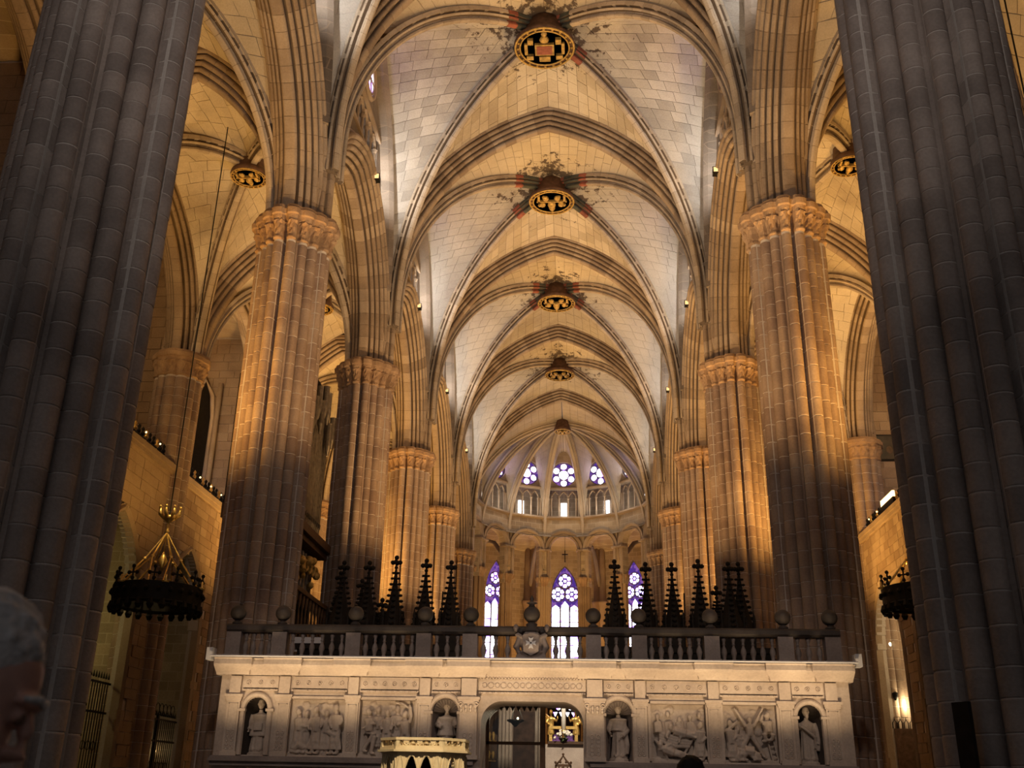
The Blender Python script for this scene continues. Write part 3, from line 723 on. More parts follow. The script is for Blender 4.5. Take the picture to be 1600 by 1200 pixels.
# aisle ends, so that no outside shows past the apse
for s in (-1, 1):
    e = MB(); e.box(min(s*5.9, s*19), max(s*5.9, s*19), YP[6]+1.2, YP[6]+1.7, 0, 21.5); struct('wall_east', e.mesh('wall_east', 'wallbx'))
    rb = MB(); rb.box(min(s*6.5, s*19), max(s*6.5, s*19), 0, YP[6]+2, 22.0, 22.2); struct('roof_slab', rb.mesh('roof_slab', 'wallb'))
    for i in (0,):
        e = MB(); e.box(min(s*18, s*18.4), max(s*18, s*18.4), -2, YP[1], 0, 22); struct('wall_aisle', e.mesh('wall_aisle', 'wallb'))
fl = MB(); fl.box(-20, 20, -16, 95, -.2, 0); struct('floor', fl.mesh('floor', 'floor'))
# ================================================================== apse
YC, RA7 = 68.3, 6.5
AV = [radians(x) for x in (-90, -64.29, -38.57, -12.86, 12.86, 38.57, 64.29, 90)]
def apt(R, a, z): return Vector((R*sin(a), YC + R*cos(a), z))
SEG = {0: 'far-side', 1: 'second', 2: 'third', 3: 'central', 4: 'fifth', 5: 'sixth', 6: 'last'}
aps = thing('wall_apse', None, None, (0, YC, 0), kind='structure')
def aput(name, m, mat, parent=None, smooth=False, kind=None):
    m.v = [(x, y - YC, z) for x, y, z in m.v]
    return put(name, m.mesh(name, mat, smooth), parent or aps, kind=kind)
ZL, ZR0, ZR1 = 20.9, 23.2, 26.3     # triforium sill, rose wall base, lunette apex
# clustered columns and upper shafts
for k, a in enumerate(AV):
    p = apt(RA7 + .25, a, 0)
    t = thing('apse_column', 'slender gold-lit apse column, %s from the organ side' % {0: 'first', 1: 'second', 2: 'third', 3: 'fourth', 4: 'fifth', 5: 'sixth', 6: 'seventh', 7: 'eighth'}[k], 'column', (p.x, p.y, 0), a, kind='thing')
    m = MB()
    m.rings([[(x, y, z) for x, y in outline(.38, .11, 0, 4, 8)] for z in (0, 15.75)]); put('shaft_cluster', m.mesh('shaft_cluster', 'wall', False), t)
    c = MB(); c.rings([[(x*q, y*q, z) for x, y in outline(.38, .11, 0, 4, 8, .4)] for q, z in ((1.0, 15.7), (1.05, 15.78), (1.05, 15.9), (1.3, 16.2), (1.35, 16.22), (1.35, 16.36), (1.0, 16.38))]); put('capital', c.mesh('capital', 'cap'), t)
    u = MB()
    for dx in (-.22, 0, .22): u.lathe([(.12 if dx == 0 else .09, 16.3), (.12 if dx == 0 else .09, 19.6)], (dx, -.12 if dx == 0 else .0, 0), 8)
    put('upper_shaft', u.mesh('upper_shaft', 'wall', True), t)
# sides
def seg_frame(k):
    a0, a1 = AV[k], AV[k+1]; p0, p1 = apt(RA7, a0, 0), apt(RA7, a1, 0)
    d = (p1 - p0); L = d.length; d.normalize(); n = Vector((d.y, -d.x, 0)); mid = (p0+p1)/2
    if n.dot(Vector((0, YC, 0)) - mid) < 0: n = -n
    return mid, d, n, L
for k in range(7):
    mid, d, n, L = seg_frame(k)
    F = lambda u, z, o=0: tuple(mid + d*u + n*o + Vector((0, 0, z)))
    # wall over a pointed arch with two openings above
    hw, zs, za = 1.02, 18.45, 19.5; R = (hw*hw + (za-zs)**2)/(2*hw); m = MB()
    us = [-L/2 + L*i/32 for i in range(33)]
    zt = lambda u: 23.9 + 2.3*max(0, 1 - (abs(u)/(L/2))**1.7)
    rr = .98; rc = 24.35
    for u0, u1 in zip(us, us[1:]):
        um = abs((u0+u1)/2)
        def arcz(u): return zs + sqrt(max(0, R*R - (abs(u) - (hw-R))**2)) if abs(u) < hw else None
        def sl(za0, za1, zb0, zb1):
            V = [F(u0, za0), F(u1, za1), F(u1, zb1), F(u0, zb0), F(u0, za0, -.5), F(u1, za1, -.5), F(u1, zb1, -.5), F(u0, zb0, -.5)]
            m.add(V, [(0,1,2,3), (4,7,6,5), (0,4,5,1), (3,2,6,7), (0,3,7,4), (1,5,6,2)])
        if um < hw: sl(arcz(u0) or zs, arcz(u1) or zs, ZL, ZL)
        else: sl(15.7, 15.7, ZL, ZL)
        # above the triforium: rose wall with round hole
        def hz(u): return sqrt(max(0, rr*rr - u*u))
        if um < rr:
            sl(ZR0, ZR0, rc - hz(u0), rc - hz(u1)); sl(rc + hz(u0), rc + hz(u1), max(zt(u0), rc+hz(u0)+.02), max(zt(u1), rc+hz(u1)+.02))
        else: sl(ZR0, ZR0, zt(u0), zt(u1))
    aput('apse_wall', m, 'wallbx')
    am = MB()
    for sg in (-1, 1):
        tm = acos((R-hw)/R)
        am.rings([[F(sg*((hw-R) + (R+n_)*cos(q)), zs + (R+n_)*sin(q), t_) for n_, t_ in ((0, -.3), (0, .04), (.1, .12), (.16, .06), (.26, .16), (.38, .18), (.42, -.1))] for q in [tm*i/10 for i in range(11)]])
        am.rings([[F(sg*(hw + n_), z, t_) for n_, t_ in ((0, -.3), (0, .04), (.1, .12), (.2, .12), (.3, -.1))] for z in (16.3, zs)])
        am.rings([[F(sg*(hw + n_), z, t_) for n_, t_ in ((-.1, -.3), (-.1, .22), (.42, .26), (.42, -.1))] for z in (zs-.12, zs)])
    aput('arch_moulding', am, 'arch')
    lg = MB(); lg.rings([[F(u, z, o) for z, o in ((ZL-.12, -.1), (ZL-.12, .1), (ZL-.04, .22), (ZL+.08, .22), (ZL+.08, -.5))] for u in (-L/2, L/2)]); 
    lg.rings([[F(u, z, o) for z, o in ((ZR0-.05, -.1), (ZR0-.05, .12), (ZR0+.06, .16), (ZR0+.10, -.5))] for u in (-L/2, L/2)]); aput('ledge', lg, 'arch')
    # triforium arcade: colonnettes, heads, dark back with a slit window
    cm = MB()
    for u in (-1.15, -.95, -.36, .36, .95, 1.15): cm.tube([F(u, ZL, -.12), F(u, 22.45, -.12)], .07, 6)
    for u in (-1.15, -.95, -.36, .36, .95, 1.15): cm.tube([F(u, 22.3, -.12), F(u, 22.45, -.12)], [.07, .12], 6)
    for c, h in ((0, .36), (-.66, .3), (.66, .3)):
        for sg in (-1, 1): cm.tube([F(c + sg*h*(1-q*q), 22.45 + .55*q, -.12) for q in (0, .35, .7, 1)], .06, 5)
    aput('triforium_colonnettes', cm, 'arch', kind='stuff')
    bk = MB(); bk.rings([[F(u, z, -1.3) for z in (ZL-.3, ZR0+.5)] for u in (-L/2-.3, L/2+.3)], closed=False, cap=False)
    bk.rings([[F(u, ZL, o) for o in (-.4, -1.3)] for u in (-L/2-.3, L/2+.3)], closed=False, cap=False)
    aput('passage_back', bk, 'wallbx')
    wn = thing('window_%d' % (30+k), None, None, (0, YC, 0), kind='structure')
    sw = MB(); sw.rings([[F(u, z, -1.24) for z in (ZL+.05, 22.4)] for u in (-.22, .22)], closed=False, cap=False); aput('slit_pane', sw, 'glassw', wn)
    # rose window
    rw = thing('window_%d' % (40+k), None, None, (0, YC, 0), kind='structure')
    def torus_on(mb, cu, cz, Rr, r, o, nn=24):
        pts = [(cu + Rr*cos(2*pi*i/nn), cz + Rr*sin(2*pi*i/nn)) for i in range(nn)]
        rg = []
        for i in range(nn):
            a = 2*pi*i/nn; rg.append([F(cu + (Rr + r*cos(b))*cos(a), cz + (Rr + r*cos(b))*sin(a), o + r*sin(b)) for b in (0, pi/2, pi, 3*pi/2)])
        rg.append(rg[0]); mb.rings(rg, cap=False)
    tr = MB(); torus_on(tr, 0, rc, .99, .07, -.15); torus_on(tr, 0, rc, .40, .035, -.2)
    for j in range(6):
        a = j*pi/3 + pi/6; torus_on(tr, .66*cos(a), rc + .66*sin(a), .27, .035, -.2, 14)
    aput('rose_tracery', tr, 'lead', rw)
    for j in range(6):
        a = j*pi/3; g = MB(); g.rings([[F(.72*cos(a) + .14*cos(b), rc + .72*sin(a) + .14*sin(b), o) for b in [2*pi*q/8 for q in range(8)]] for o in (-.24, -.26)]); aput('violet_pane', g, 'glassv', rw)
        b_ = j*pi/3 + pi/6; g = MB(); g.rings([[F(.66*cos(b_) + .25*cos(b), rc + .66*sin(b_) + .25*sin(b), o) for b in [2*pi*q/12 for q in range(12)]] for o in (-.24, -.26)]); aput('round_pane', g, 'glass', rw)
    g = MB(); g.rings([[F(.37*cos(b), rc + .37*sin(b), o) for b in [2*pi*q/16 for q in range(16)]] for o in (-.24, -.26)]); aput('centre_pane', g, 'glass', rw)
    g = MB(); g.rings([[F(.97*cos(b), rc + .97*sin(b), o) for b in [2*pi*q/24 for q in range(24)]] for o in (-.29, -.31)]); aput('backing_glass', g, 'glassv', rw)
# ribs to the apse boss, and webs
def rib_curve(a, off=0.0):
    Rr = (RA7**2 + 7.1**2)/(2*RA7); c = RA7 - Rr; te = acos((0 - c)/Rr)
    return [(c + (Rr+off)*cos(te*i/16), 18.9 + (Rr+off)*sin(te*i/16)) for i in range(17)]
for k, a in enumerate(AV):
    t = thing('apse_rib', 'moulded apse vault rib, %s from the organ side, meeting the small pale boss' % {0: 'first', 1: 'second', 2: 'third', 3: 'fourth', 4: 'fifth', 5: 'sixth', 6: 'seventh', 7: 'eighth'}[k], 'vault rib', (0, YC, 0), kind='thing')
    m = MB(); lat = Vector((cos(a), -sin(a), 0)); out = Vector((sin(a), cos(a), 0)); R = []
    pts = rib_curve(a)
    for i, (r, z) in enumerate(pts):
        r0, z0 = pts[max(i-1, 0)]; r1, z1 = pts[min(i+1, 16)]; nx, nz = (z1-z0), -(r1-r0); q = sqrt(nx*nx+nz*nz); nx /= q; nz /= q
        R.append([tuple(out*(r + nx*nn) + lat*tt + Vector((0, 0, z + nz*nn))) for tt, nn in P_RIB])
    m.rings(R); put('rib_moulding', m.mesh('rib_moulding', 'rib'), t)
vt = thing('ceiling', 'ribbed stone vault of the apse', None, (0, YC, 0), kind='structure')
for k in range(7):
    mid, d, n, L = seg_frame(k); midc = mid - Vector((0, YC, 0))
    for sg, a in ((-1, AV[k]), (1, AV[k+1])):
        pc = rib_curve(a, .40); out = Vector((sin(a), cos(a), 0))
        rb = lambda q, pc=pc, out=out: (lambda i, f: out*(pc[i][0]*(1-f) + pc[min(i+1, 16)][0]*f) + Vector((0, 0, pc[i][1]*(1-f) + pc[min(i+1, 16)][1]*f)))(min(int(q*16), 15), q*16 - min(int(q*16), 15))
        def wl(q, sg=sg):
            u = sg*(L/2)*(1-q)**.8; z = 19.2 + (26.2-19.2)*sin(q*pi/2)**.9
            return midc + d*u + Vector((0, 0, z))
        p = thing('vault_web', None, None); p.parent = vt
        web(p, wl, rb, 14, .6, 'web_plain', 'mortar_dark', 'stuff', random.Random(k), .05)
# front half cells towards the nave
for s in (-1, 1):
    a = s*pi/2; pc = rib_curve(a, .40); out = Vector((s, 0, 0))
    rb = lambda q: (lambda i, f: out*(pc[i][0]*(1-f) + pc[min(i+1, 16)][0]*f) + Vector((0, 0, pc[i][1]*(1-f) + pc[min(i+1, 16)][1]*f)))(min(int(q*16), 15), q*16 - min(int(q*16), 15))
    ft = curve(AN, RN, AN-RN, .72, 0.0); tw = lambda q: Vector((s*ft(q)[0], YP[6] + .5 - YC, ZSN + ft(q)[1]))
    p = thing('vault_web', None, None); p.parent = vt
    web(p, tw, rb, 20, .6, 'web_plain', 'mortar_dark', 'stuff', random.Random(9), .05)
    sw = MB(); sw.box(min(s*6.1, s*6.7), max(s*6.1, s*6.7), YP[6]+.5, YC, 15.7, 25); struct('wall_choir', sw.mesh('wall_choir', 'wallb'))
keystone(0, YC, 25.55, .62, 'small pale apse boss where the radiating ribs meet', 'figure')
# ambulatory: outer ring with three tall stained-glass windows
RO = 12.4
for k in range(-3, 4):
    a = radians(25.71*k); cpt = apt(RO, a, 0); d = Vector((cos(a), -sin(a), 0)); n = Vector((-sin(a), -cos(a), 0)); Lh = RO*math.tan(radians(12.86))
    F = lambda u, z, o=0: tuple(cpt + d*u + n*o + Vector((0, 0, z)))
    win = k in (-1, 0, 1)
    hw = {0: 1.10, -1: .92, 1: .92}.get(k, 0); zb, zs, zt_ = 9.6, 16.2, (18.55 if k == 0 else 18.8)
    w = thing('wall_ambulatory', None, None, (0, YC, 0), kind='structure'); m = MB()
    if win:
        R = (hw*hw + (zt_-zs)**2)/(2*hw)
        us = [-Lh, -hw] + [-hw + 2*hw*i/20 for i in range(1, 20)] + [hw, Lh]
        for u0, u1 in zip(us, us[1:]):
            az = lambda u: zs + sqrt(max(0, R*R - (abs(u) - (hw-R))**2))
            def sl(za0, za1, zb0, zb1):
                V = [F(u0, za0), F(u1, za1), F(u1, zb1), F(u0, zb0), F(u0, za0, -.5), F(u1, za1, -.5), F(u1, zb1, -.5), F(u0, zb0, -.5)]
                m.add(V, [(0,1,2,3), (4,7,6,5), (0,4,5,1), (3,2,6,7), (0,3,7,4), (1,5,6,2)])
            if abs((u0+u1)/2) > hw: sl(0, 0, 22, 22)
            else: sl(0, 0, zb, zb); sl(az(u0), az(u1), 22, 22)
    else:
        m.rings([[F(u, z, o) for z, o in ((0, 0), (22, 0), (22, -.5), (0, -.5))] for u in (-Lh, Lh)])
    m.v = [(x, y - YC, z) for x, y, z in m.v]; put('wall_masonry', m.mesh('wall_masonry', 'wallbx'), w)
    # wall shafts between the chapels
    for sg in (-1, 1):
        c = MB(); p = Vector(F(sg*(Lh-.25), 0, .15)); c.lathe([(.3, 0), (.3, 15), (.42, 15.4), (.46, 15.5), (.46, 15.65), (.3, 15.66), (.26, 18), (.2, 20.5)], (p.x, p.y - YC, 0), 8); put('wall_shaft', c.mesh('wall_shaft', 'wall', True), w)
    if win:
        lab = {0: 4, -1: 5, 1: 6}[k]
        wd = thing('window_%d' % lab, {0: 'tall central stained-glass window glowing white and violet in the apse', -1: 'tall stained-glass window of the apse nearest the organ side', 1: 'tall stained-glass window of the apse partly behind choir spires'}[k], None, (0, YC, 0), kind='structure')
        def wp(name, mb, mat): 
            mb.v = [(x, y - YC, z) for x, y, z in mb.v]; return put(name, mb.mesh(name, mat), wd)
        nl = 3; lw = 2*hw/nl; zl = 15.0
        bkp = MB(); pts = [(-hw, zb), (hw, zb)] + [(sg_*((hw-R) + R*cos(q)), zs + R*sin(q)) for sg_, qs in ((1, range(0, 9)), (-1, range(8, -1, -1))) for q in [acos((R-hw)/R)*j/8 for j in qs]]
        bkp.add([F(u, z, -.34) for u, z in pts], [tuple(range(len(pts)))]); wp('violet_backing', bkp, 'glassv')
        for j in range(nl):
            u0 = -hw + lw*j + .06; u1 = u0 + lw - .12; nz = 6
            for q in range(nz):
                za, zb2 = zb + (zl-zb)*q/nz + .03, zb + (zl-zb)*(q+1)/nz - .03
                g = MB(); g.add([F(u0, za, -.28), F(u1, za, -.28), F(u1, zb2, -.28), F(u0, zb2, -.28)], [(0,1,2,3)]); wp('pane', g, 'glass')
            g = MB(); um = (u0+u1)/2; hd = (.75 if j == 1 else .45)
            g.add([F(u0, zl+.02, -.28), F(u1, zl+.02, -.28), F(u1 - .03, zl+hd*.55, -.28), F(um, zl+hd, -.28), F(u0+.03, zl+hd*.55, -.28)], [(0,1,2,3,4)]); wp('lancet_head_pane', g, 'glass')
        rr_ = hw*.50
        for cu, cz in ((-hw*.5, 16.3), (hw*.5, 16.3), (0, 17.35)):
            for j in range(6):
                a2 = j*pi/3 + pi/6; g = MB(); cc = (cu + rr_*.68*cos(a2), cz + rr_*.68*sin(a2)*1.05)
                g.add([F(cc[0] + rr_*.30*cos(b), cc[1] + rr_*.30*sin(b), -.28) for b in [2*pi*q/10 for q in range(10)]], [tuple(range(10))]); wp('foil_pane', g, 'glass')
            g = MB(); g.add([F(cu + rr_*.22*cos(b), cz + rr_*.22*sin(b), -.28) for b in [2*pi*q/10 for q in range(10)]], [tuple(range(10))]); wp('foil_pane', g, 'glass')
        fr = MB()
        for j in range(nl+1):
            u = -hw + lw*j; fr.tube([F(u, zb, -.25), F(u, zl + (.3 if j in (1, 2) else 1.2), -.25)], .055, 5)
        for q in range(1, 6): 
            z = zb + (zl-zb)*q/6; fr.tube([F(-hw, z, -.26), F(hw, z, -.26)], .022, 4)
        for cu, cz in ((-hw*.5, 16.3), (hw*.5, 16.3), (0, 17.35)):
            fr.tube([F(cu + rr_*cos(b), cz + rr_*sin(b)*1.05, -.26) for b in [2*pi*q/16 for q in range(17)]], .045, 5)
        for sg_ in (-1, 1): fr.tube([F(sg_*((hw-R) + R*cos(q)), zs + R*sin(q), -.2) for q in [acos((R-hw)/R)*j/8 for j in range(9)]], .09, 5)
        wp('stone_tracery', fr, 'lead')
# ambulatory vault
for k in range(7):
    a0, a1 = AV[k], AV[k+1]
    m = MB(); m.rings([[tuple(apt(RA7 - .3 + (RO + .6 - RA7 + .3)*q/6, a, 19.4 + 1.6*sin(pi*q/6)) - Vector((0, YC, 0))) for q in range(7)] for a in (a0, (a0+a1)/2, a1)], closed=False, cap=False)
    put('ambulatory_vault', m.mesh('ambulatory_vault', 'wallb'), aps)
    for a in (a0, a1):
        m = MB(); m.tube([tuple(apt(RA7 + (RO - RA7)*q/6, a, 16.4 + 3.0*sin(pi*(q/6*.9+.05))) - Vector((0, YC, 0))) for q in range(7)], .16, 6); put('ambulatory_rib', m.mesh('ambulatory_rib', 'rib', True), aps)
t = thing('crucifix', 'small dark crucifix hanging in the central apse arch', 'crucifix', (0.1, YC + RA7 - 1, 0))
m = MB(); m.box(-.035, .035, -.04, .04, 17.35, 18.2); put('upright', m.mesh('upright', 'black'), t)
m = MB(); m.box(-.22, .22, -.04, .04, 17.88, 17.96); put('crossbar', m.mesh('crossbar', 'black'), t)
m = MB(); m.tube([(0, 0, 18.2), (0, .4, 19.4)], .012, 4); put('cord', m.mesh('cord', 'iron'), t)
def apse_lights():
    light('SPOT', 'apse_uplight', (0, 62, 5), 2600, (1, .68, .34), (0, 70, 22), .4, 95, .8)
    for x in (-3.2, 0, 3.2): light('SPOT', 'apse_gold', (x, 65.5, 6.5), 1500, GOLD, (x*1.1, 74.5, 18.0), .2, 60, .8)
    for k in range(-2, 3):
        p = apt(9.3, radians(25.71*k), 5.5); light('POINT', 'ambulatory_lamp', p, 700, GOLD, size=.3)
    for k in (-2, -1, 0, 1, 2):
        p = apt(5.7, radians(25.71*k), 21.6); light('POINT', 'apse_triforium_lamp', p, 38, (1, .90, .74), size=.1)
apse_lights()
# ================================================================== sculpture helpers
def sculpt(name, mb, mat, parent=None, voxel=.014, smooth=2, loc=None, disp=0):
    o = put(name, mb.mesh(name, mat, True), parent, loc)
    r = o.modifiers.new('fuse', 'REMESH'); r.mode = 'VOXEL'; r.voxel_size = voxel; r.use_smooth_shade = True
    if smooth: s = o.modifiers.new('soften', 'SMOOTH'); s.iterations = smooth; s.factor = .5
    return o
def hand(mb, p, d, s, side=1):
    """palm, four curled fingers of different lengths and a thumb from the side of the palm"""
    p = Vector(p); d = Vector(d).normalized(); u = d.cross(Vector((0, 1, 0)));
    if u.length < .1: u = Vector((1, 0, 0))
    u.normalize(); n = d.cross(u)
    mb.tube([p - d*s*.1, p + d*s*.45], [s*.20, s*.26], 8)
    for j, L in enumerate((.42, .50, .46, .34)):
        b = p + d*s*.42 + u*s*(j-1.5)*.125
        mb.tube([b, b + d*s*L*.5 + n*s*.05, b + d*s*L*.85 + n*s*.17], [s*.07, s*.062, s*.045], 6)
    b = p + d*s*.1 + u*side*s*.22
    mb.tube([b, b + (d*.7 + u*side*.55)*s*.28, b + (d*1.0 + u*side*.35)*s*.5], [s*.08, s*.07, s*.05], 6)
def head(mb, c, s, look=(0, -1, 0), mitre=False, hair=True, beard=False):
    c = Vector(c); f = Vector(look).normalized(); r = Vector((f.y*-1, f.x, 0))
    mb.ball(c, s*.5, 14, 9, .78, .92, 1.12)
    mb.ball(c + f*s*.10 - Vector((0, 0, s*.28)), s*.34, 10, 7, .85, .9, .9)
    mb.tube([c + f*s*.42 + Vector((0, 0, s*.08)), c + f*s*.56 - Vector((0, 0, s*.10))], [s*.05, s*.09], 6)
    for sg in (-1, 1):
        mb.ball(c + f*s*.40 + r*sg*s*.16 + Vector((0, 0, s*.06)), s*.07, 6, 4); mb.ball(c + r*sg*s*.40, s*.10, 6, 4, .6, 1, 1.4)
    mb.tube([c + f*s*.42 - r*s*.12 - Vector((0, 0, s*.22)), c + f*s*.42 + r*s*.12 - Vector((0, 0, s*.22))], s*.05, 6)
    if hair: mb.ball(c - f*s*.08 + Vector((0, 0, s*.12)), s*.50, 12, 8, .84, .95, 1.05)
    if beard: mb.ball(c + f*s*.28 - Vector((0, 0, s*.48)), s*.24, 8, 6, .9, .8, 1.4)
    if mitre: mb.lathe([(s*.44, .3*s), (s*.50, .62*s), (s*.36, 1.0*s), (s*.05, 1.35*s)], c, 10, 1, .55)
def robe(mb, x, y, z, h, w, folds=9, tunic=None, lean=0.0, seed=1):
    """draped body from feet to shoulders; h = shoulder height, w = half width"""
    rnd = random.Random(seed); ph = rnd.uniform(0, 6); n = 40; R = []
    for q, k, fd in ((0, 1.0, .16), (.08, .98, .15), (.25, .88, .13), (.42, .84, .10), (.55, .80, .07), (.66, .78, .06), (.78, .88, .05), (.88, 1.0, .04), (.95, .92, .03), (1.0, .55, .02), (1.04, .28, 0)):
        R.append([(x + lean*q + w*k*(1 + fd*sin(folds*a + ph + q*1.5))*cos(a), y + w*.62*k*(1 + fd*sin(folds*a + ph + q*1.5))*sin(a), z + h*q) for a in [2*pi*i/n for i in range(n)]])
    mb.rings(R)
def statue(name, label, x, kind):
    t = thing(name, label, 'statue', (x, 20.92, 2.10))
    b = MB(); b.lathe([(.20, 0), (.20, .04), (.17, .06), (.17, .09)], (0, 0, 0), 12, 1, .75); put('base', b.mesh('base', 'marble'), t)
    m = MB(); H = .92; sh = .70; w = .155
    for sg in (-1, 1): m.tube([(sg*.06, -.03, .12), (sg*.065, -.13, .09)], [.04, .03], 8)
    robe(m, 0, 0, .09, sh, w, 9 if kind != 'friar' else 7, seed=len(label))
    m.tube([(0, 0, sh+.08), (0, -.01, sh+.17)], [.05, .04], 8)
    if kind == 'deacon':
        robe(m, 0, -.004, .36, .43, w*1.14, 3, seed=5)
        for sg in (-1, 1):
            m.tube([(sg*.15, 0, .76), (sg*.205, -.02, .60), (sg*.19, -.08, .48)], [.058, .062, .055], 10); hand(m, (sg*.185, -.10, .46), (sg*.1, -.6, -.5), .075, -sg)
        m.box(-.085, .085, -.135, -.10, .46, .60)
    elif kind == 'bishop':
        robe(m, 0, -.003, .42, .37, w*1.2, 5, seed=2); m.tube([(-.13, 0, .76), (-.19, -.06, .62), (-.09, -.14, .58)], [.055, .055, .04], 10); hand(m, (-.07, -.15, .59), (.3, -.3, .8), .075)
        m.tube([(.13, 0, .76), (.20, -.04, .62), (.20, -.11, .60)], [.055, .055, .04], 10); hand(m, (.20, -.13, .60), (0, -.6, .5), .075)
    elif kind == 'friar':
        robe(m, 0, -.003, .56, .24, w*1.15, 3, seed=3)
        m.tube([(-.13, 0, .76), (-.20, -.03, .58), (-.16, -.10, .50)], [.05, .055, .04], 10); hand(m, (-.15, -.12, .48), (.1, -.5, -.6), .075)
        m.tube([(.13, 0, .76), (.19, -.05, .57), (.07, -.14, .46)], [.05, .055, .045], 10); hand(m, (.05, -.15, .45), (-.6, -.3, -.4), .075)
        m.tube([(.14, -.05, .5), (.17, -.07, .3), (.15, -.05, .14)], [.05, .06, .05], 8)
    else:
        m.tube([(-.13, 0, .74), (-.20, -.07, .64), (-.17, -.15, .66)], [.05, .045, .035], 10); hand(m, (-.165, -.17, .67), (0, -.5, .6), .075)
        m.tube([(.13, 0, .75), (.19, -.03, .60), (.20, -.06, .44), (.17, -.05, .25)], [.06, .065, .06, .04], 10); hand(m, (.17, -.09, .40), (-.2, -.6, -.5), .075)
        m.tube([(-.12, -.10, .70), (.0, -.13, .60), (.12, -.11, .50), (.14, -.06, .30)], [.03, .035, .035, .03], 8)
    sculpt('body', m, 'marble', t, .013, 1)
    hm = MB(); head(hm, (0, -.03, sh+.265), .165, (0.15, -1, 0), mitre=kind == 'bishop', beard=kind in ('bishop', 'saint')); sculpt('head', hm, 'marble', t, .008, 1)
    if kind == 'bishop':
        c = MB(); c.tube([(.235, -.15, .02), (.225, -.15, .95)], .012, 6); c.tube([(.225 + .04*sin(a) , -.15, .985 + .05*cos(a)*1 - .03) for a in [pi*1.5*q/9 - pi/2 for q in range(10)]], .011, 6); put('crozier', c.mesh('crozier', 'marble'), t)
    return t

# ================================================================== marble choir screen
YF = 20.6
scr = thing('choir_screen', 'carved marble screen wall across the nave, with niches, reliefs and a doorway', 'screen wall', (0, 21, 0), kind='thing')
def sput(name, mb, mat='marble', par=None, kind=None):
    mb.v = [(x, y-21, z) for x, y, z in mb.v]; return put(name, mb.mesh(name, mat), par or scr, kind=kind)
XL, XR_ = -6.12, 6.26
NICHE = [(-5.34, .235), (-1.57, .27), (1.82, .27), (5.46, .235)]; NZ0, NZS = 2.10, 2.96
DX0, DX1, DZ, DR_ = -.86, 1.14, 3.17, .42
PANEL = [(-4.66, -3.55), (-3.26, -2.16), (2.43, 3.49), (3.82, 4.84)]; PZ0, PZ1 = 2.11, 3.16
PIL = [(-5.80, .13), (-4.80, .13), (-3.41, .12), (-1.98, .12), (-1.10, .17), (1.36, .17), (2.24, .12), (3.65, .12), (5.02, .13), (5.90, .13)]
body = MB()
def top_of(x):
    for c, h in NICHE:
        if abs(x-c) < h: return NZ0, NZS + sqrt(max(0, h*h - (x-c)**2))*.98
    for a, b in PANEL:
        if a < x < b: return PZ0, PZ1
    return None
xs = {XL, XR_, DX0, DX1}
for c, h in NICHE: xs |= {c - h*cos(pi*k/14) for k in range(15)}
for a, b in PANEL: xs |= {a, b}
xs |= {DX0 + DR_*(1-cos(pi/2*k/24)) for k in range(25)} | {DX1 - DR_*(1-cos(pi/2*k/24)) for k in range(25)}
xs = sorted(xs)
for a, b in zip(xs, xs[1:]):
    m_ = (a+b)/2
    if DX0 < m_ < DX1:
        q = min(m_-DX0, DX1-m_); zz = DZ - DR_ + sqrt(max(0, DR_**2 - (DR_-q)**2)) if q < DR_ else DZ
        body.box(a, b, YF, 22.2, zz, 3.6); continue
    tp = top_of(m_)
    if tp is None: body.box(a, b, YF, 22.2, 0, 3.6)
    else:
        body.box(a, b, YF, 22.2, 0, tp[0]); body.box(a, b, YF, 22.2, tp[1], 3.6); body.box(a, b, 21.12 if tp[0] == NZ0 and (tp[1] != PZ1) else 20.76, 22.2, tp[0], tp[1])
sput('wall_body', body)
lg = MB(); lg.box(XL-.04, DX0-.12, YF-.16, YF, 1.98, 2.04); lg.box(DX1+.12, XR_+.04, YF-.16, YF, 1.98, 2.04); lg.box(XL-.02, DX0-.12, YF-.10, YF, 2.04, 2.08); lg.box(DX1+.12, XR_+.02, YF-.10, YF, 2.04, 2.08)
lg.box(XL-.02, DX0-.12, YF-.10, YF, 1.90, 1.98); lg.box(DX1+.12, XR_+.02, YF-.10, YF, 1.90, 1.98); sput('sill_ledge', lg, 'dmarble')
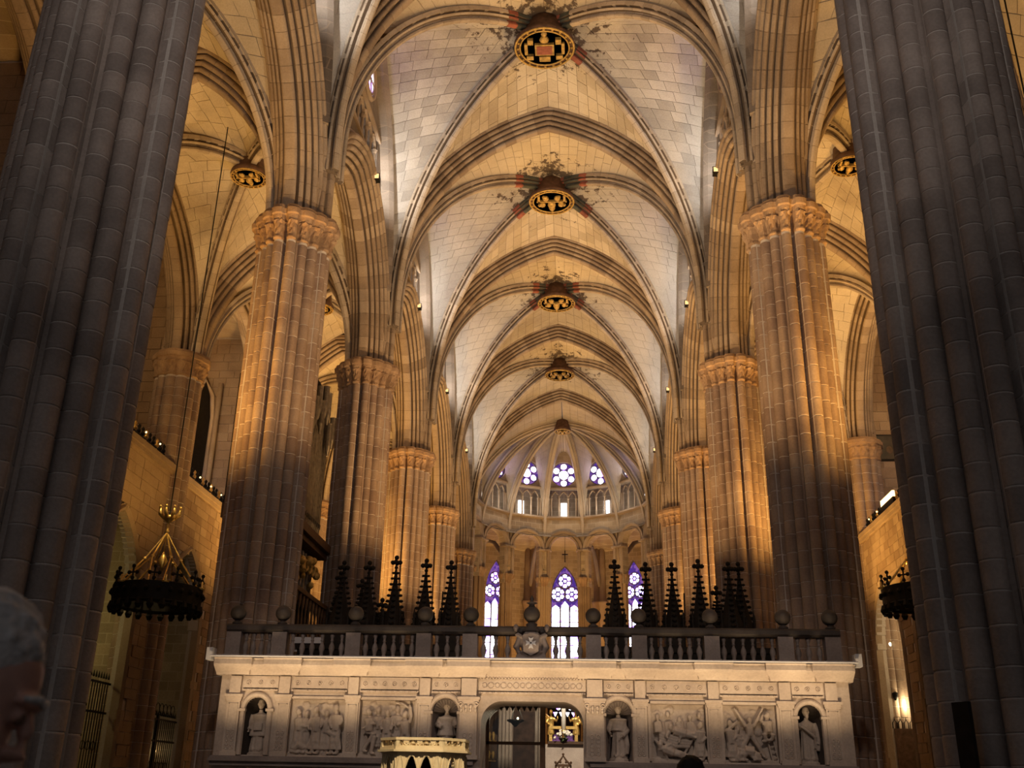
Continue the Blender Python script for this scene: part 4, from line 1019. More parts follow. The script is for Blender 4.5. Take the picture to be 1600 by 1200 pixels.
for x, h in PIL:
    big = h > .15; pr = .13 if big else .07; m = MB()
    m.box(x-h, x+h, YF-pr, YF, 2.08, 3.10); m.box(x-h-.03, x+h+.03, YF-pr-.03, YF, 2.08, 2.16)
    ztop = 3.12 if not big else 3.10
    m.box(x-h-.02, x+h+.02, YF-pr-.02, YF, 3.10, 3.14); m.box(x-h-.05, x+h+.05, YF-pr-.05, YF, 3.18, 3.23); m.box(x-h-.03, x+h+.03, YF-pr-.03, YF, 3.14, 3.18)
    m.box(x-h+.02, x+h-.02, YF-pr-.015, YF, 3.23, 3.58)
    pz = sput('pilaster', m)
    pn = MB(); pn.box(x-h+.035, x-h+.05, YF-pr-.012, YF-pr, 2.2, 3.06); pn.box(x+h-.05, x+h-.035, YF-pr-.012, YF-pr, 2.2, 3.06); pn.box(x-h+.035, x+h-.035, YF-pr-.012, YF-pr, 3.045, 3.06); sput('raised_border', pn, par=pz)
    orn = MB(); rr = random.Random(int(x*100))
    for k in range(5):
        z = 2.22 + .075*k
        for sg in (-1, 1): orn.torus((x+sg*h*.35, YF-pr-.004, z), h*.22, .008, 10, 4, 'y')
    orn.tube([(x, YF-pr-.006, 2.19), (x, YF-pr-.006, 2.58)], .008, 4); sput('carved_scrolls', orn, par=pz)
    if big:
        cp = MB()
        for row in range(2):
            for k in range(4): cp.ball((x + (k-1.5)*h*.55, YF-pr-.03, 2.98+.07*row), .035, 6, 4, 1, .8, 1.2)
        for sg in (-1, 1): cp.torus((x+sg*h*.9, YF-pr-.04, 3.09), .035, .014, 12, 5, 'y')
        sput('leaf_capital', cp, par=pz)
edges = [(PIL[i][0]+PIL[i][1]+.01, PIL[i+1][0]-PIL[i+1][1]-.01) for i in range(len(PIL)-1)]
for a, b in edges:
    fz = MB(); fz.box(a, b, YF-.035, YF, 3.36, 3.56); fz.box(a, b, YF-.055, YF, 3.30, 3.335); fz.box(a, b, YF-.05, YF, 3.56, 3.585); fp = sput('frieze_panel', fz)
    n = max(3, round((b-a)/.21)); ro = MB()
    if b - a > 1.5:      # lintel over the door: carved scroll band
        for k in range(16):
            x = a + .12 + (b-a-.24)*k/15; ro.torus((x, YF-.04, 3.46), .055 if k % 2 else .045, .010, 14, 4, 'y')
        for k in range(34): ro.ball((a + .04 + (b-a-.08)*k/33, YF-.07, 3.60), .028, 6, 4)
    else:
        for k in range(n):
            x = a + (b-a)*(k+.5)/n; ro.torus((x, YF-.04, 3.46), .038, .012, 12, 4, 'y'); ro.ball((x, YF-.038, 3.46), .018, 6, 4)
    sput('carved_rosettes', ro, par=fp, kind='stuff')
    sc = MB()
    for k in range(max(4, round((b-a)/.12))): 
        n2 = max(4, round((b-a)/.12)); sc.lathe([(.035, 0), (.03, .02)], (a + (b-a)*(k+.5)/n2, YF-.045, 3.315), 6)
    sput('bead_moulding', sc, par=fp, kind='stuff')
# cornice: continuous moulding with forward blocks above the pilasters
cprof = [(0, 3.60), (.06, 3.60), (.10, 3.64), (.26, 3.74), (.30, 3.78), (.30, 3.87), (.33, 3.90), (0, 3.90)]
cm = MB(); cm.rings([[(x, YF - d, z) for d, z in cprof] for x in (XL-.10, XR_+.08)]); cm.box(XL-.1, XR_+.08, YF, 22.2, 3.60, 3.90); sput('cornice', cm)
for x, h in PIL:
    q = MB(); w_ = h + .15; q.rings([[(x + sg, YF - .10 - d*1.0, z) for d, z in cprof] for sg in (-w_, w_)])
    q.v = [(vx + (.10 if vz > 3.72 else 0)*(1 if vx > x else -1), vy, vz) for vx, vy, vz in q.v]; sput('cornice_block', q)
led = MB(); led.tube([(XL-.15, YF-.42, 3.93), (XR_+.12, YF-.42, 3.93)], .022, 6); sput('cable_trunking', led, 'paper')
for sg, x in ((-1, XL-.2), (1, XR_+.16)):
    bx = MB(); bx.box(x-.06, x+.06, YF-.35, YF-.1, 3.86, 4.10); tag(put('speaker_box', bx.mesh('speaker_box', 'paper')), 'small white box on the %s-side end of the screen cornice' % SIDE[sg], 'wall box', 'end boxes')
# niches
for c, h in NICHE:
    m = MB()
    pf = ((-.02, .01), (.0, .06), (.05, .07), (.08, .05), (.10, .0))
    m.rings([[(c - (h + d)*cos(q), YF - p, NZS + (h + d)*sin(q)) for d, p in pf] for q in [pi*k/16 for k in range(17)]], cap=False)
    for sg in (-1, 1): m.rings([[(c + sg*(h + d), YF - p, z) for d, p in pf] for z in (NZ0, NZS-.04)]); m.box(c+sg*(h+.05)-.08, c+sg*(h+.05)+.08, YF-.09, YF+.02, NZS-.05, NZS)
    np_ = sput('niche_frame', m)
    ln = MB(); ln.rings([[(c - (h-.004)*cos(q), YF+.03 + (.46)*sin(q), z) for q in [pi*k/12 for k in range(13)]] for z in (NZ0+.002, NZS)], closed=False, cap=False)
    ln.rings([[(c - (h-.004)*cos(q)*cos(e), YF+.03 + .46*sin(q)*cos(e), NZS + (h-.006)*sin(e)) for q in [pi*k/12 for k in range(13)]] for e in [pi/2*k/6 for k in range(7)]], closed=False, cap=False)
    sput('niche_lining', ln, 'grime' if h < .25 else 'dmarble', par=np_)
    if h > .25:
        sh = MB()
        for k in range(13):
            q = pi*(k+.5)/13; sh.tube([(c - .02*cos(q), 21.06, NZS+.02), (c - (h-.01)*cos(q), YF+.10, NZS + (h-.01)*sin(q)*.97)], [.01, .032], 6)
        sput('shell_fluting', sh, 'dmarble', par=np_)
for (a, b) in PANEL:
    m = MB()
    for x0, x1, z0, z1 in ((a-.05, a, PZ0-.02, PZ1+.05), (b, b+.05, PZ0-.02, PZ1+.05), (a-.05, b+.05, PZ1, PZ1+.05), (a-.05, b+.05, PZ0-.04, PZ0)): m.box(x0, x1, YF-.035, YF+.02, z0, z1)
    sput('panel_frame', m)
# ---- carved reliefs
def limb(mb, pts, r0, r1): mb.tube(pts, [r0 + (r1-r0)*k/(len(pts)-1) for k in range(len(pts))], 8)
def actor(mb, hd, neck, hip, feet, hands, knees=None, elbows=None, s=1.2, y=0.0, skirt=True, look=(.3, -1, 0), seed=1):
    V = lambda p, dy=0: (p[0], y - .02 + dy, p[1])
    head(mb, V(hd, -.03), .10*s, look)
    limb(mb, [V(hd), V(neck)], .03*s, .04*s); limb(mb, [V(neck), V(((neck[0]+hip[0])/2, (neck[1]+hip[1])/2)), V(hip)], .085*s, .075*s)
    for j, f in enumerate(feet):
        sg = -1 if j == 0 else 1; k = (knees[j] if knees else ((hip[0]+f[0])/2 + .015*sg, (hip[1]+f[1])/2 + .01))
        limb(mb, [V((hip[0]+sg*.035*s, hip[1])), V(k, -.03), V(f)], .055*s, .03*s); limb(mb, [V(f), (f[0]+.03*look[0]*3, y-.06, f[1]-.012)], .028*s, .02*s)
    for j, h_ in enumerate(hands):
        sg = -1 if j == 0 else 1; sh = (neck[0]+sg*.075*s, neck[1]-.02); e = (elbows[j] if elbows else ((sh[0]+h_[0])/2 + sg*.03, (sh[1]+h_[1])/2 - .03))
        limb(mb, [V(sh), V(e, -.04), V(h_, -.06)], .038*s, .024*s); hand(mb, V(h_, -.06), (h_[0]-e[0], -.02, h_[1]-e[1]), .06*s)
    if skirt:
        R = []; rr = random.Random(seed); ph = rr.uniform(0, 6); fx = sum(f[0] for f in feet)/len(feet); fz = sum(f[1] for f in feet)/len(feet)
        for q, w_ in ((0, .07), (.3, .09), (.6, .115), (.85, .13)):
            cx, cz = hip[0]*(1-q)+fx*q, hip[1]*(1-q)+fz*q
            R.append([(cx + w_*s*(1+.14*sin(5*a+ph))*cos(a), y-.02 + .05*s*(1+.2*sin(5*a+ph))*sin(a), cz) for a in [2*pi*i/20 for i in range(20)]])
        mb.rings(R)
def relief(idx, label, build):
    a, b = PANEL[idx]; m = MB(); W = b-a
    m.box(0, W, .02, .10, 0, PZ1-PZ0); m.box(0, W, -.05, .06, 0, .05)
    rr = random.Random(idx)
    for k in range(26): m.ball((rr.uniform(.05, W-.05), .02, rr.uniform(.45, .98)), rr.uniform(.03, .08), 7, 5, 1.1, .5, .8)
    build(m, W)
    o = sculpt('carved_relief', m, 'marble', scr, .0125, 1, (a, 20.70-21, PZ0)); o['label'] = label
def r0(m, W):
    actor(m, (.17, .80), (.19, .68), (.20, .45), [(.14, .06), (.26, .06)], [(.36, .52), (.40, .50)], y=-.03, look=(1, -.6, 0))
    actor(m, (.33, .76), (.33, .64), (.33, .44), [(.30, .06), (.38, .06)], [(.2, .56), (.46, .5)], y=.0)
    actor(m, (.52, .84), (.54, .70), (.55, .44), [(.50, .05), (.62, .05)], [(.40, .52), (.66, .55)], y=-.05, look=(-1, -.4, 0), seed=3)
    m.ball((.52, -.07, .60), .13, 12, 8, 1, .5, 1); actor(m, (.73, .78), (.73, .66), (.73, .42), [(.68, .05), (.78, .05)], [(.62, .5), (.82, .52)], y=.0, seed=4)
    actor(m, (.92, .88), (.93, .75), (.94, .46), [(.88, .05), (1.0, .05)], [(.84, .54), (1.04, .60)], y=-.05, look=(-1, -.5, 0), seed=6)
    m.tube([(.78, -.07, .44), (.92, -.09, .38), (1.03, -.06, .36)], [.05, .07, .05], 8); m.tube([(.16, -.05, .12), (.24, -.08, .2), (.34, -.06, .12)], [.06, .08, .05], 8); m.box(.06, .36, -.09, 0, .05, .09)
def r1(m, W):
    actor(m, (.55, .80), (.55, .68), (.55, .42), [(.49, .08), (.61, .08)], [(.44, .52), (.66, .52)], y=-.06, skirt=False)
    actor(m, (.18, .82), (.20, .70), (.20, .46), [(.10, .10), (.26, .06)], [(.30, .60), (.10, .52)], knees=[(.30, .42), (.32, .36)], y=-.05, look=(1, -.5, 0), skirt=False)
    actor(m, (.36, .86), (.36, .74), (.36, .5), [(.33, .2), (.40, .2)], [(.24, .7), (.46, .64)], y=.02, seed=2)
    actor(m, (.90, .78), (.90, .66), (.92, .40), [(.86, .06), (.99, .06)], [(.76, .58), (1.00, .92)], y=-.05, look=(-1, -.5, 0), seed=8)
    actor(m, (.74, .88), (.74, .76), (.74, .5), [(.70, .2), (.78, .2)], [(.64, .7), (.84, .72)], y=.02, seed=5); m.tube([(.98, -.06, .9), (.84, -.07, .98), (.70, -.05, 1.0)], .02, 6)
def r2(m, W):
    for j, x in enumerate((.14, .34, .56, .76, .94)): head(m, (x, -.05, .80 + .06*sin(j*2.1)), .11, (sin(j)*.6, -1, 0)); limb(m, [(x, 0, .72), (x+.02, -.02, .52)], .09, .10)
    actor(m, (.38, .62), (.44, .56), (.66, .50), [(.90, .42), (.94, .48)], [(.30, .44), (.54, .38)], y=-.07, look=(0, -1, .3), skirt=False)
    for k in range(4): m.tube([(.16, -.06, .52-.045*k), (.45, -.09, .43-.05*k), (.74, -.06, .42-.05*k)], [.03, .045, .03], 8)
    m.tube([(.08, -.03, .40), (.28, -.07, .12), (.30, -.04, .05)], [.03, .03, .03], 6); m.tube([(.60, -.05, .10), (.92, -.07, .60)], .028, 6)
    actor(m, (.17, .30), (.24, .24), (.42, .16), [(.62, .08), (.66, .12)], [(.34, .30), (.40, .26)], y=-.06, skirt=False)
    actor(m, (.94, .66), (.93, .55), (.92, .34), [(.87, .05), (.98, .05)], [(.82, .44), (1.0, .40)], y=-.07, look=(-1, -.5, 0), seed=9)
def r3(m, W):
    m.tube([(.22, -.01, 1.0), (.78, -.01, .08)], .04, 6); m.tube([(.76, -.01, 1.0), (.24, -.01, .08)], .04, 6)
    head(m, (.50, -.09, .76), .11, (-.3, -1, -.3)); limb(m, [(.50, -.06, .70), (.50, -.06, .58), (.50, -.06, .48)], .08, .075)
    for sg in (-1, 1):
        limb(m, [(.50+sg*.07, -.06, .66), (.50+sg*.16, -.08, .80), (.50+sg*.25, -.07, .96)], .04, .025); hand(m, (.50+sg*.25, -.07, .96), (sg*.5, 0, .8), .06)
        limb(m, [(.50+sg*.04, -.06, .48), (.50+sg*.13, -.08, .32), (.50+sg*.22, -.05, .14)], .058, .03); limb(m, [(.50+sg*.22, -.05, .14), (.50+sg*.25, -.09, .10)], .028, .02)
    actor(m, (.13, .70), (.13, .58), (.14, .34), [(.10, .05), (.2, .05)], [(.24, .72), (.2, .44)], y=-.04, look=(1, -.5, 0), seed=2); actor(m, (.27, .60), (.27, .5), (.27, .3), [(.24, .06), (.32, .06)], [(.2, .4), (.34, .42)], y=.0, seed=7)
    actor(m, (.84, .86), (.83, .76), (.85, .56), [(.80, .40), (.90, .42)], [(.74, .84), (.78, .70)], knees=[(.76, .52), (.94, .52)], y=-.06, look=(-1, -.4, 0), skirt=False)
    for sg in (0, .11): m.tube([(.78+sg, -.03, .66), (.90+sg, -.04, .05)], .018, 6)
    for k in range(6): m.tube([(.79+.02*k, -.035, .60-.1*k), (.90+.02*k, -.035, .60-.1*k)], .014, 5)
    actor(m, (.62, .12), (.55, .20), (.38, .22), [(.26, .06), (.34, .06)], [(.66, .06), (.56, .06)], y=-.08, look=(1, -.4, 0), skirt=False)
relief(0, 'carved relief of robed figures, one with a round back, over a bowl of fire', r0)
relief(1, 'carved relief of a bare bound figure between seated and striking men', r1)
relief(2, 'carved relief of a crowd above a reclining draped figure', r2)
relief(3, 'carved relief of a figure stretched on a diagonal cross with a ladder', r3)
statue('saint_statue', 'marble statue of a deacon holding a book, in the niche nearest the crown chandelier', NICHE[0][0], 'deacon')
statue('saint_statue', 'marble statue of a mitred bishop with crozier, in the niche behind the honey-coloured ambo', NICHE[1][0], 'bishop')
statue('saint_statue', 'marble statue of a friar in a short cape, in the shell niche beside the doorway', NICHE[2][0], 'friar')
statue('saint_statue', 'marble statue of a bearded saint in a long mantle, niche at the painting-side end', NICHE[3][0], 'saint')

# ================================================================== balustrade on the screen
YB = 20.72
bal = thing('balustrade', 'dark stone balustrade with ball finials along the top of the marble screen', 'balustrade', (0, YB, 3.90), kind='thing')
def bput(name, mb, mat, loc=None, smooth=False, par=None): return put(name, mb.mesh(name, mat, smooth), par or bal, loc)
m = MB(); m.box(-6.10, 6.16, -.12, .12, 0, .07); bput('base_rail', m, 'dmarble')
m = MB(); m.rings([[(x, y, z) for y, z in ((-.10, .55), (-.15, .60), (-.15, .68), (-.11, .72), (.11, .72), (.15, .68), (.15, .60), (.10, .55))] for x in (-6.14, 6.20)]); bput('hand_rail', m, 'grime')
PED = [-5.98, -5.03, -3.51, -2.07, -1.13, 1.35, 2.26, 3.69, 5.13, 6.05]
pm = MB(); pm.box(-.15, .15, -.135, .135, .07, .56); pm.box(-.17, .17, -.15, .15, .07, .12); pmm = pm.mesh('pedestal', 'dmarble')
bm_ = MB(); bm_.lathe([(.10, .72), (.10, .76), (.055, .79), (.05, .81)] + [(max(.02, .16*sin(q)), .955 - .16*cos(q)) for q in [pi*(.1 + .9*k/10) for k in range(11)]], n=20); bmm = bm_.mesh('ball_finial', 'grime', True)
for x in PED: put('pedestal', pmm, bal, (x, 0, 0)); put('ball_finial', bmm, bal, (x, 0, 0))
bs = MB(); bs.lathe([(.055, .07), (.055, .11), (.032, .13), (.045, .19), (.062, .25), (.048, .32), (.026, .37), (.026, .40), (.040, .41), (.026, .425), (.030, .46), (.044, .50), (.050, .55)], n=10); bsm = bs.mesh('baluster', 'dmarble', True)
for (a, b), n in zip(zip(PED, PED[1:]), (4, 6, 6, 3, 9, 3, 6, 6, 3)):
    for k in range(n):
        x = a + .15 + (b-a-.30)*(k+.5)/n
        if a < 0 < b and abs(x - .11) < .42: continue
        put('baluster', bsm, bal, (x, 0, 0))
# coat of arms in the middle
ca = thing('coat_of_arms', 'grey carved coat of arms with a white Maltese cross, at the middle of the balustrade', 'coat of arms', (.11, YB-.18, 3.90))
m = MB(); m.box(-.36, .36, -.08, .1, 0, .08); m.box(-.30, .30, -.06, .1, .08, .14)
m.ball((0, 0, .38), .22, 14, 9, 1.0, .5, 1.25); 
for sg in (-1, 1):
    m.tube([(sg*.22, 0, .14), (sg*.30, -.02, .3), (sg*.24, 0, .46), (sg*.30, 0, .56)], [.06, .07, .06, .05], 8); head(m, (sg*.31, -.02, .67), .13, (0, -1, 0)); m.tube([(sg*.28, -.02, .55), (sg*.18, -.06, .5)], [.04, .03], 8)
    m.tube([(sg*.1, -.04, .14), (sg*.2, -.08, .2), (sg*.12, -.07, .26)], .03, 6)
m.ball((0, -.05, .13), .07, 8, 6); sculpt('carving', m, 'dmarble', ca, .016, 1)
sh = MB(); sh.prism([(-.15, .20), (0, .12), (.15, .20), (.16, .52), (0, .56), (-.16, .52)], lambda u, v, d: (u, d, v), -.16, -.10); put('shield', sh.mesh('shield', 'dmarble'), ca)
cr = MB()
for k in range(4):
    a = k*pi/2; P = [(0.012, 0.0), (.05, .105), (0, .085), (-.05, .105), (-.012, 0.0)]
    cr.prism([(u*cos(a) - v*sin(a), .36 + u*sin(a) + v*cos(a)*1.05) for u, v in P], lambda u, v, d: (u, d, v), -.178, -.16)
put('maltese_cross', cr.mesh('maltese_cross', 'paper'), ca)
pl = MB(); pl.lathe([(.20, .60), (.20, .64), (.10, .72), (.12, .76), (.07, .80)], (0, .1, 0), 12); pl.lathe([(max(.02, .17*sin(q)), .96 - .17*cos(q)) for q in [pi*k/10 for k in range(11)]], (0, .1, 0), 16); pl.lathe([(.07, 1.12), (.05, 1.16), (.12, 1.19), (.03, 1.22), (.045, 1.27), (.0, 1.36)], (0, .1, 0), 10); put('ball_finial', pl.mesh('ball_finial', 'grime', True), ca)
# doorway: glazed inner doors with iron frame
dr = thing('door_1', 'dark framed glazed doors set in the screen doorway', None, (0, 21.9, 0), kind='structure')
m = MB(); m.box(.25, .36, -.05, .05, 0, 3.16); m.box(DX0, .25, -.04, .04, 2.42, 2.48); m.box(DX0, DX0+.06, -.04, .04, 0, 3.16); put('door_frame', m.mesh('door_frame', 'oak'), dr)
tf = MB()
for k in range(9): 
    x = DX0 + .12*k + .06
    tf.prism([(x-.05, 3.17), (x+.05, 3.17), (x, 3.07)], lambda u, v, d: (u, d, v), -.05, -.03)
put('fringe', tf.mesh('fringe', 'black'), dr)
gm, gnt = newmat('clear_door_glass'); gb = N(gnt, 'ShaderNodeBsdfTransparent'); gb.inputs[0].default_value = (.86, .86, .84, 1); gg = N(gnt, 'ShaderNodeBsdfGlossy'); gg.inputs['Roughness'].default_value = .05; gx = N(gnt, 'ShaderNodeMixShader'); gx.inputs[0].default_value = .06
gnt.links.new(gb.outputs[0], gx.inputs[1]); gnt.links.new(gg.outputs[0], gx.inputs[2]); go = N(gnt, 'ShaderNodeOutputMaterial'); gnt.links.new(gx.outputs[0], go.inputs[0]); M['doorglass'] = gm
m = MB(); m.box(DX0+.05, .26, -.006, .006, .02, 3.14); put('glass_pane', m.mesh('glass_pane', 'doorglass'), dr)
# ================================================================== choir stalls behind the screen
def spire(x, y, h, w, label, base=4.95, z0=4.6):
    t = thing('choir_spire', label, 'spire', (x, y, z0), group=None)
    m = MB(); m.box(-w/2, w/2, -w/2, w/2, 0, base-z0+.12); m.box(-w/2-.03, w/2+.03, -w/2-.03, w/2+.03, base-z0+.06, base-z0+.12); put('base_block', m.mesh('base_block', 'black'), t)
    zb = base - z0 + .12; H = h - zb - .32
    m = MB(); m.rings([[(w*.56*k*cos(a), w*.56*k*sin(a), zb + H*q) for a in [2*pi*i/8 + pi/8 for i in range(8)]] for q, k in ((0, 1), (.04, .98), (.3, .66), (.6, .38), (.85, .18), (1, .12))]); put('spire_shaft', m.mesh('spire_shaft', 'black'), t)
    m = MB(); n = 10
    for j in range(n):
        q = (j+.4)/n; r = w*.54*(1 - .88*q) + .02
        for a in (0, pi/2, pi, 3*pi/2): m.ball((r*cos(a), r*sin(a), zb + H*q), .058*(1-.4*q), 6, 4, 1.2, 1.2, .8)
    put('crockets', m.mesh('crockets', 'black'), t, kind='stuff')
    m = MB(); zt = zb + H
    m.tube([(0, 0, zt-.05), (0, 0, zt+.30)], .022, 6); m.ball((0, 0, zt+.05), .045, 8, 5); m.ball((0, 0, zt+.29), .058, 8, 5)
    for a in (0, pi/2, pi, 3*pi/2): m.ball((.085*cos(a), .085*sin(a), zt+.17), .062, 7, 5, 1, 1, .9)
    put('finial', m.mesh('finial', 'black'), t)
    for sx in (-1, 1):
        for sy in (-1, 1):
            m = MB(); m.lathe([(.03, 0), (.03, .22), (.04, .23), (.006, .42)], (sx*w*.48, sy*w*.48, zb-.02), 6); put('corner_pinnacle', m.mesh('corner_pinnacle', 'black'), t)
    return t
SPX = [(-4.57, 2.0), (-3.95, 2.0), (-3.30, 2.13), (-2.57, 2.06), (-1.97, 2.02), (1.91, 2.06), (2.64, 2.0), (3.25, 2.0), (3.87, 2.08), (4.57, 2.02), (4.86, 2.09)]
SPL = ['first tall black crocketed choir spire from the organ', 'second black choir spire from the organ', 'third black choir spire from the organ, thicker base', 'fourth black choir spire from the organ, against gold pillar', 'fifth black choir spire from the organ, nearest the side window',
       'black choir spire nearest the central window, painting-side stalls', 'black choir spire in front of the painting-side stained window', 'black choir spire just past the painting-side window', 'fourth black choir spire of the painting-side stalls', 'tall black spire of the wide canopy at the painting-side end', 'farthest outer spire of the wide canopy, painting-side end']
for j, ((x, h), lb) in enumerate(zip(SPX, SPL)): spire(x, 23.8 + (.35 if j == 10 else 0), h, .42 if j not in (0, 1, 9, 10) else .52, lb)
for x, y, h, lb in ((-4.25, 24.5, 1.7, 'short black spire between the first and second choir spires'), (-4.75, 24.3, 1.85, 'short outer black spire at the organ end of the choir stalls'), (-3.68, 24.3, 1.2, 'lowest black choir pinnacle beside the third spire'), (4.33, 24.3, 1.55, 'short black spire beside the wide canopy')): spire(x, y, h, .36, lb)
for s, x0, x1 in ((-1, -5.45, -1.45), (1, 1.55, 5.45)):
    t = thing('choir_stalls', 'black carved choir stall backs behind the balustrade, %s side' % SIDE[s], 'choir stalls', ((x0+x1)/2, 23.8, 0))
    c = (x0+x1)/2; hw = (x1-x0)/2
    m = MB(); m.box(-hw, hw, .05, .25, 0, 4.62); put('back_wall', m.mesh('back_wall', 'black'), t)
    m = MB(); m.box(-hw-.05, hw+.05, -.35, 1.0, 4.50, 4.62); m.box(-hw, hw, -.28, .25, 4.38, 4.5); put('canopy_shelf', m.mesh('canopy_shelf', 'black'), t)
    n = 6
    for k in range(n+1):
        x = -hw + 2*hw*k/n; m = MB(); m.box(x-.05, x+.05, -.12, .06, 0, 4.4); put('stall_post', m.mesh('stall_post', 'black'), t)
    for k in range(n):
        x = -hw + 2*hw*(k+.5)/n; m = MB(); m.box(x-.24, x+.24, .0, .06, 1.6, 3.9); m.tube([(x-.24, .0, 3.9), (x, .0, 4.25), (x+.24, .0, 3.9)], .03, 5); put('carved_panel', m.mesh('carved_panel', 'black'), t)
for s in (-1, 1):
    t = thing('choir_stalls', 'long dark row of choir stalls along the %s side, hidden low behind the screen' % SIDE[s], 'choir stalls', (s*5.2, 33, 0))
    m = MB(); m.box(-.12, .12, -8.2, 8.6, 0, 4.3); put('back_wall', m.mesh('back_wall', 'black'), t)
    m = MB(); m.box(-.4, .4, -8.2, 8.6, 4.2, 4.35); put('canopy_shelf', m.mesh('canopy_shelf', 'black'), t)
t = thing('choir_gate', 'dark low choir gate seen between balusters beneath the central window', 'gate', (.1, 24.6, 0))
m = MB(); m.box(-1.45, 1.4, -.05, .05, 3.7, 4.42); put('lintel_board', m.mesh('lintel_board', 'black'), t)
for sg in (-1, 1): m = MB(); m.box(sg*1.4-.07, sg*1.4+.07, -.07, .07, 0, 4.42); put('gate_post', m.mesh('gate_post', 'black'), t)
b = tag(put('notice_board', (lambda q: (q.box(-.47, .47, -.02, .02, 0, .33), q.mesh('notice_board', 'paper'))[1])(MB()), None, (-5.33, 23.55, 4.44)), 'pale rectangular board behind the balusters near the organ', 'board')
for j, x in enumerate((-2.75, -1.78, 3.1)):
    t = thing('candle_stand', ('thin dark rod standing beside the third choir spire', 'thin dark rod standing by the fifth choir spire', 'thin dark rod between choir spires, painting side')[j], 'stand', ((-3.42, -2.22, 3.52)[j], 24.1, 4.6))
    m = MB(); m.tube([(0, 0, 0), (.03, 0, 1.35)], .018, 6); m.lathe([(.09, 0), (.09, .03), (.03, .06)], n=8); put('rod', m.mesh('rod', 'black'), t)

# ================================================================== organ
og = thing('pipe_organ', 'dark pipe organ with stepped pipes and gilded bracket between two pillars', 'organ', (-8.0, 30.6, 0))
m = MB(); m.box(-1.0, .2, -3.4, 2.1, 8.95, 13.0); m.box(-1.0, .15, -3.0, 1.5, 13.0, 14.6); put('case', m.mesh('case', 'black'), og)
m = MB(); m.rings([[(x, y, z) for y, z in ((-2.4, 14.5), (-1.9, 15.6), (-.6, 16.3), (.4, 15.9), (1.0, 14.5))] for x in (-.6, -.1)]); put('carved_crest', m.mesh('carved_crest', 'black'), og)
m = MB(); m.box(-1.0, .85, -3.5, 2.2, 8.72, 8.98); m.box(-1.0, .70, -3.5, 2.2, 8.55, 8.72); put('cornice', m.mesh('cornice', 'oak'), og)
rr = random.Random(11)
for k in range(26):
    y = -3.2 + .2*k; top = 12.2 + .9*abs(sin(k*.55)) + (1.2 if k > 12 else .2)*(.5 + .5*cos(k*.8)); r = .085
    m = MB(); m.lathe([(.03, 9.0), (r, 9.5), (r, top)], (.38, y, 0), 10); m.box(.38-r*.5, .38+r+.012, y-r*.45, y+r*.45, 9.52, 9.66); put('pipe', m.mesh('pipe', 'pipe', False), og)
for k in range(13):
    y = -3.1 + .4*k; z = 11.9 + .8*abs(sin(k*1.1+.5)) + .5*cos(k*.7); m = MB(); m.lathe([(.03, z-.1), (.11, z+.25), (.11, z+1.0), (.12, z+1.05)], (.62, y, 0), 10); put('upper_pipe', m.mesh('upper_pipe', 'pipe'), og)
m = MB()
for k in range(18): m.ball((.55 + rr.uniform(-.1, .15), -1.6 + .17*k + rr.uniform(-.08, .08), 7.75 + rr.uniform(-.35, .45)), rr.uniform(.09, .19), 7, 5)
for k in range(7): m.torus((.66, -1.4 + .42*k, 7.9), .16, .045, 14, 5, 'x')
put('gilded_bracket', m.mesh('gilded_bracket', 'oldgold', True), og)
m = MB()
for k in range(11): m.lathe([(.03, 7.0), (.075, 7.2), (.075, 8.45)], (.36, -2.2 + .36*k, 0), 8)
put('lower_pipe_row', m.mesh('lower_pipe_row', 'pipe'), og, kind='stuff')
m = MB(); m.box(-.8, .3, -3.2, 2.0, 5.2, 8.6); put('lower_case', m.mesh('lower_case', 'black'), og)
m = MB(); m.box(-.6, .95, -2.9, 2.0, 6.85, 6.98); m.box(.55, .95, -2.9, 2.0, 5.05, 5.2); put('gallery_rail', m.mesh('gallery_rail', 'oak'), og)
for k in range(13):
    m = MB(); m.lathe([(.06, 5.2), (.06, 5.5), (.03, 5.6), (.05, 6.0), (.03, 6.4), (.06, 6.6), (.06, 6.86)], (.86, -2.8 + .39*k, 0), 8); put('gallery_baluster', m.mesh('gallery_baluster', 'oak', True), og)
m = MB(); m.tube([(.5, -2.6, 0), (.5, -2.6, 5.1)], .12, 8); m.tube([(.5, 1.7, 0), (.5, 1.7, 5.1)], .12, 8); put('support_posts', m.mesh('support_posts', 'oak'), og)

